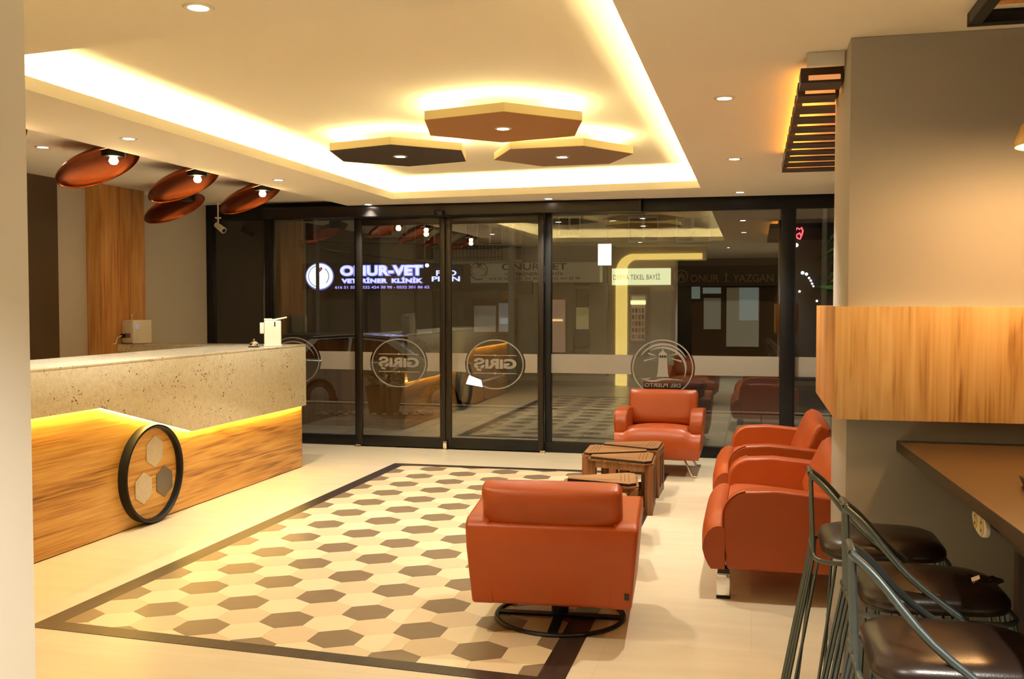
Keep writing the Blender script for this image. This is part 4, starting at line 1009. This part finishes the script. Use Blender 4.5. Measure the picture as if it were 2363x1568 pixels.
stext(sg, 'PRO', 1007, 1054, 624, 637, BLU, bold=0.03, dy_=-0.03); stext(sg, 'PLAN', 997, 1062, 638, 650, BLU, bold=0.03, dy_=-0.03)
sdisc(sg, 'registered_dot', 1018, 619, 2.4, 3, CYW, -0.03, -0.015)
sb = sign(1086, 1384, 605, 653, mat('banner_white', srgb(206, 202, 180), 0.7, noise=0.05), 'unlit white clinic banner with dark lettering and pet emblem', 0.55)
INKB = mat('navy_ink', srgb(36, 34, 44), 0.6, noise=0.03)
stext(sb, 'ONUR-VET', 1158, 1308, 607, 624, INKB, 0.02, -0.006); stext(sb, 'VETERİNER  KLİNİK', 1164, 1302, 626, 636.5, INKB, 0.012, -0.006)
stext(sb, '616 51 55 - 0532 301 86 62 - 0532 424 38 98', 1130, 1338, 639.5, 646.5, INKB, 0.012, -0.006)
MAR = mat('maroon_ink', srgb(66, 30, 34), 0.6, noise=0.03)
sring(sb, 'emblem_arc', 1105, 626, 19, 21, MAR, -0.006, 1.7, 5.2); sring(sb, 'emblem_arc', 1106, 625, 18, 19.6, MAR, -0.006, -0.8, 1.2)
sring(sb, 'cat_outline', 1112, 628, 8, 9.2, MAR, -0.006, -2.0, 2.2); sring(sb, 'dog_outline', 1098, 626, 9, 10.2, MAR, -0.006, 0.8, 4.4)
heart(sb, 1106, 612, 6, mat('red_ink', srgb(150, 30, 34), 0.6, noise=0.03), -0.012, -0.004)
sy = sign(1412, 1546, 619, 658, emis('lit_sign_face', (0.92, 0.92, 0.50), 1.15), 'glowing pale yellow shop sign with green lettering', 0.35)
GRN = mat('green_ink', srgb(36, 74, 46), 0.6, noise=0.03)
stext(sy, 'DERYA TEKEL BAYİİ', 1415, 1523, 630, 646, GRN, 0.0, -0.006)
so2 = sign(1548, 1796, 612, 660, mat('brown_signboard', srgb(92, 64, 34), 0.6, noise=0.08), 'unlit brown shop sign with house emblem and raised letters', 0.30)
LTN = mat('tan_letters', srgb(150, 116, 74), 0.6, noise=0.05)
sring(so2, 'emblem_ring', 1572, 638, 13, 16.5, LTN, -0.006)
cc_ = at(1572, 639, so2.location.y)-so2.location; kk_ = 0.0115
MB().prism([(cc_.x-11*kk_, cc_.z), (cc_.x, cc_.z+9*kk_), (cc_.x+11*kk_, cc_.z), (cc_.x+8*kk_, cc_.z), (cc_.x+8*kk_, cc_.z-8*kk_), (cc_.x+3*kk_, cc_.z-8*kk_), (cc_.x+3*kk_, cc_.z-2*kk_), (cc_.x-3*kk_, cc_.z-2*kk_), (cc_.x-3*kk_, cc_.z-8*kk_), (cc_.x-8*kk_, cc_.z-8*kk_), (cc_.x-8*kk_, cc_.z)], -0.02, -0.004, 'XZ').build('house_emblem', LTN, so2)
stext(so2, 'ONUR  İ. YAZGAN', 1593, 1785, 627, 652, LTN, 0.02, -0.02)
# projecting light box
x0, x1, z0, z1 = fr(1379, 1412, 562, 614, 25.0)
lb = thing('light_box', 'white glowing box sign projecting from the wall', 'sign', ((x0+x1)/2, 25.0, (z0+z1)/2))
MB().box(-(x1-x0)/2, (x1-x0)/2, 0, 0.15, -(z1-z0)/2, (z1-z0)/2).build('case', GREYD, lb)
MB().box(-(x1-x0)/2+0.01, (x1-x0)/2-0.01, -0.012, -0.001, -(z1-z0)/2+0.01, (z1-z0)/2-0.01).build('face', emis('lightbox_face', (1.0, 0.97, 0.82), 1.8), lb)
MB().box(-0.02, 0.02, 0.151, 1.0, 0.1, 0.14).build('bracket', GREYD, lb)
# poles, cables, street lights
def pole(px, Y, r, label, h=8.0, lamp=False):
    x = at(px, 800, Y).x
    t = thing('street_pole', label, 'pole', (x, Y, ZR+(0.12 if Y > 24.2 else 0.0)))
    MB().lathe([(r*1.5, 0.0), (r*1.5, 0.25), (r, 0.3), (r*0.8, h)], 16).build('shaft', mat('pole_concrete', srgb(122, 118, 104), 0.8, noise=0.1), t, smooth=True)
    if lamp:
        MB().tube([(0, 0, h-0.1), (0, -0.6, h+0.2), (0, -1.6, h+0.25)], 0.05).build('arm', BLACKM, t, smooth=True)
        MB().box(-0.15, 0.15, -2.1, -1.5, h+0.2, h+0.3).build('lamp_head', BLACKM, t, bevel=0.02)
        MB().box(-0.12, 0.12, -2.05, -1.55, h+0.185, h+0.1995).build('lamp_glass', emis('street_lamp_glass', (1.0, 0.85, 0.55), 30.0), t)
        light('beam', 'SPOT', (0, -1.8, h+0.15), STREET, (1.0, 0.86, 0.60), t, spot_size=math.radians(150), spot_blend=0.6, shadow_soft_size=0.2)
pole(1180, 24.6, 0.085, 'grey concrete street pole in front of the white clinic banner', 7.5, True)
pole(734, 24.7, 0.05, 'thin dark street pole in front of the blue lit sign', 7.0)
pole(470, 24.7, 0.07, 'street lamp pole far to the left across the street', 7.0, True)
pole(1900, 24.7, 0.07, 'street lamp pole far to the right across the street', 7.0, True)
for x_, lab in ((2.7, 'unseen street lamp added to brighten the car, right of the terrace'), (-9.6, 'unseen street lamp added to brighten the car, left of the terrace')):
    t = thing('added_street_lamp', lab, 'added street lamp', (x_, 14.6, ZR))  # added out of view to light the near side of the car
    MB().lathe([(0.12, 0.0), (0.12, 0.25), (0.07, 0.3), (0.055, 6.0)], 16).build('shaft', BLACKM, t, smooth=True)
    MB().tube([(0, 0, 5.9), (0, 0.4, 6.1), (0, 1.2, 6.15)], 0.04).build('arm', BLACKM, t, smooth=True)
    MB().box(-0.14, 0.14, 1.1, 1.7, 6.1, 6.2).build('lamp_head', BLACKM, t, bevel=0.02)
    MB().box(-0.11, 0.11, 1.15, 1.65, 6.085, 6.0995).build('lamp_glass', emis('street_lamp_glass', (1.0, 0.85, 0.55), 30.0), t)
    light('beam', 'SPOT', (0, 1.4, 6.05), STREET*3.2, (1.0, 0.86, 0.60), t, spot_size=math.radians(155), spot_blend=0.6, shadow_soft_size=0.2)
for (p0, p1, sag, lab) in (((690, 556), (1420, 569), 0.25, 'upper black overhead cable crossing in front of the buildings'), ((690, 566), (1040, 610), 0.15, 'lower black overhead cable running down to the banner')):
    a, b = at(*p0, FY), at(*p1, FY)
    MB().tube([a.lerp(b, i/12)-Vector((0, 3.2*(i/12)*(1-i/12), sag*4*(i/12)*(1-i/12)*0.3)) for i in range(13)], 0.018, 6).build('overhead_cable', BLACKP)
    tag(bpy.data.objects[-1] if False else [o for o in bpy.data.objects if o.name.startswith('overhead_cable') and 'label' not in o][0], lab, 'cable')
# red neon and small lights far right
t = thing('neon_sign', 'small red neon figure glowing far outside on the right', 'sign', at(1843, 540, FY-0.03))
k = 0.0112
MB().tube([(x*k, 0, z*k) for x, z in ((-7, 8), (-3, 13), (2, 10), (6, 14), (9, 6), (7, -2), (3, -12), (-2, -10), (-6, -3), (-2, -1), (2, 2), (5, -4))], 0.022, 6).build('neon_tube', emis('red_neon', (1.0, 0.05, 0.08), 3.0), t, smooth=True)
for (x, y, r) in ((1838, 566, .05), (1852, 630, .045), (1861, 633, .04), (1867, 642, .03), (1871, 648, .03), (1874, 655, .028), (1877, 661, .025), (1845, 673, .03), (1885, 695, .03)):
    p = at(x, y, FY-r+0.006); o = MB().lathe([(0.0, -r), (r*0.7, -r*0.7), (r, 0), (r*0.7, r*0.7), (0, r)], 10).build('distant_lamp', emis('distant_lamp', (0.9, 0.95, 1.0), 3.0), loc=p, smooth=True)
    tag(o, 'tiny white lamp shining in the dark right of the black post', 'lamp', 'distant lamps in the dark on the right')
# ---- planter with pebbles and shrub
pl = thing('planter', 'dark planter tub with a low shrub on the terrace', 'planter', (-4.98, 12.95, ZT))
MB().lathe([(0.0, 0.0), (0.20, 0.0), (0.26, 0.36), (0.27, 0.38), (0.24, 0.38), (0.23, 0.34), (0.0, 0.34)], 32).build('tub', mat('dark_tub', srgb(40, 32, 26), 0.6, noise=0.1), pl, smooth=True)
random.seed(11)
for k_ in range(70):
    o = bpy.data.objects.new('leaf', lv); C.objects.link(o); o.parent = pl; a = random.random()*2*PI; r_ = 0.22*math.sqrt(random.random())
    o.location = (r_*math.cos(a), r_*math.sin(a), 0.36+0.22*random.random()); o.rotation_euler = (random.uniform(-.5, .5), random.uniform(-1.0, 0.3), a)
pb = [MB().lathe([(0.0, -0.02), (0.03, -0.012), (0.04, 0.0), (0.028, 0.016), (0.0, 0.022)], 8, M=Matrix.Diagonal((1.0, s_, 1.0))).mesh('pebble', mat('white_pebble', srgb(196, 188, 168), 0.7, noise=0.1), smooth=True) for s_ in (0.7, 1.0, 1.3)]
spots = []
for _try in range(3000):
    if len(spots) >= 30: break
    u = random.random(); q = (-5.75+1.5*u, 12.50+0.45*u+random.uniform(-0.16, 0.16))
    if math.hypot(q[0]+4.98, q[1]-12.95) < 0.36 or any(math.hypot(q[0]-w_[0], q[1]-w_[1]) < 0.112 for w_ in spots): continue
    spots.append(q)
for q in spots:
    o = bpy.data.objects.new('pebble', random.choice(pb)); C.objects.link(o)
    o.location = (q[0], q[1], ZT+0.024); o.rotation_euler.z = random.random()*6; o.scale = (random.uniform(0.8, 1.15),)*3
    tag(o, 'white pebble lying at the foot of the dark planter', 'pebble', 'white pebbles round the planter')
# ---- car
CARP = mat('silver_car_paint', srgb(176, 176, 172), 0.25, 0.5, noise=0.02, coat=0.6)
CARG = mat('car_window', srgb(12, 13, 14), 0.06, noise=0.02)
car = thing('car', 'silver hatchback driving past on the street with its headlights on', 'car', (-8.62, 17.9, ZR))
body = [(0.10, 0.30), (0.40, 0.26)]+[(0.78+0.33*math.cos(math.radians(a)), 0.30+0.33*math.sin(math.radians(a))) for a in range(180, -1, -20)]+[(1.2, 0.22), (2.75, 0.22)]
body += [(3.15+0.33*math.cos(math.radians(a)), 0.30+0.33*math.sin(math.radians(a))) for a in range(180, -1, -20)]+[(3.80, 0.22), (3.95, 0.30), (3.98, 0.50), (3.92, 0.66), (3.70, 0.80), (2.85, 0.95), (0.25, 1.0), (0.06, 0.95), (0.0, 0.70), (0.04, 0.45)]
MB().prism(body, -0.84, 0.84, 'XZ').build('body', CARP, car, bevel=0.04, segs=3, wn=True)
lo = [(0.10, 0.97), (2.95, 0.93), (2.10, 1.40), (1.30, 1.47), (0.55, 1.42)]
vs = []
for s_ in (-1, 1):
    for x_, z_ in lo: vs.append((x_, s_*(0.78 if z_ < 1.1 else 0.60), z_))
cab = MB().add(vs, [(0,1,2,3,4), (9,8,7,6,5)]+[(i, (i+1) % 5, 5+(i+1) % 5, 5+i) for i in range(5)]).build('cabin', CARP, car, bevel=0.03, segs=3, wn=True)
for s_ in (-1, 1):
    for q in (((0.38, 1.02), (1.28, 1.01), (1.28, 1.40), (0.68, 1.36)), ((1.36, 1.01), (2.60, 0.99), (2.02, 1.33), (1.36, 1.40))):
        MB().add([(x_, s_*((0.78 if 1 else 0)-0.18*(z_-0.95)/0.5+0.012), z_) for x_, z_ in q]+[(x_, s_*(0.78-0.18*(z_-0.95)/0.5-0.01), z_) for x_, z_ in q], [(0,1,2,3), (7,6,5,4), (0,4,5,1), (1,5,6,2), (2,6,7,3), (3,7,4,0)]).build('side_window', CARG, car)
MB().add([(2.92, -0.66, 0.99), (2.92, 0.66, 0.99), (2.16, 0.52, 1.405), (2.16, -0.52, 1.405)], [(0, 1, 2, 3)]).build('windscreen', CARG, car)
TYRE = mat('tyre', srgb(16, 16, 16), 0.8, noise=0.05)
for x_ in (0.78, 3.15):
    for y_ in (-0.72, 0.72):
        wh = MB().lathe([(0.0, -0.09), (0.26, -0.10), (0.30, -0.07), (0.30, 0.07), (0.26, 0.10), (0.0, 0.09)], 28, (x_, y_, 0.30), Matrix.Rotation(PI/2, 3, 'X')).build('wheel', TYRE, car, smooth=True)
        MB().lathe([(0.0, -0.012), (0.19, -0.010), (0.19, 0.010), (0.0, 0.012)], 20, (x_, y_+(0.10 if y_ > 0 else -0.10), 0.30), Matrix.Rotation(PI/2, 3, 'X')).build('hubcap', CHROME, wh, smooth=True)
HL = emis('headlight', (0.85, 0.92, 1.0), 9.0)
for s_ in (-1, 1):
    MB().prism([(3.62, 0.60), (3.93, 0.55), (3.90, 0.67), (3.68, 0.76)], s_*0.845, s_*0.62, 'XZ').build('headlight', HL, car, bevel=0.01)
    MB().box(-0.02, 0.18, s_*0.845-0.02, s_*0.845+0.02, 0.66, 0.80).build('tail_light', emis('tail_light', (1.0, 0.02, 0.01), 2.4), car)
MB().tube([(0.5, -0.62, 1.435), (1.3, -0.62, 1.475), (2.1, -0.62, 1.41)], 0.016).build('roof_trim', CHROME, car, smooth=True)
light('headlamp', 'SPOT', (4.02, 0.0, 0.62), 60, (0.9, 0.95, 1.0), car, rot=(PI/2+0.1-0.25, 0, -PI/2), spot_size=math.radians(70), shadow_soft_size=0.1)
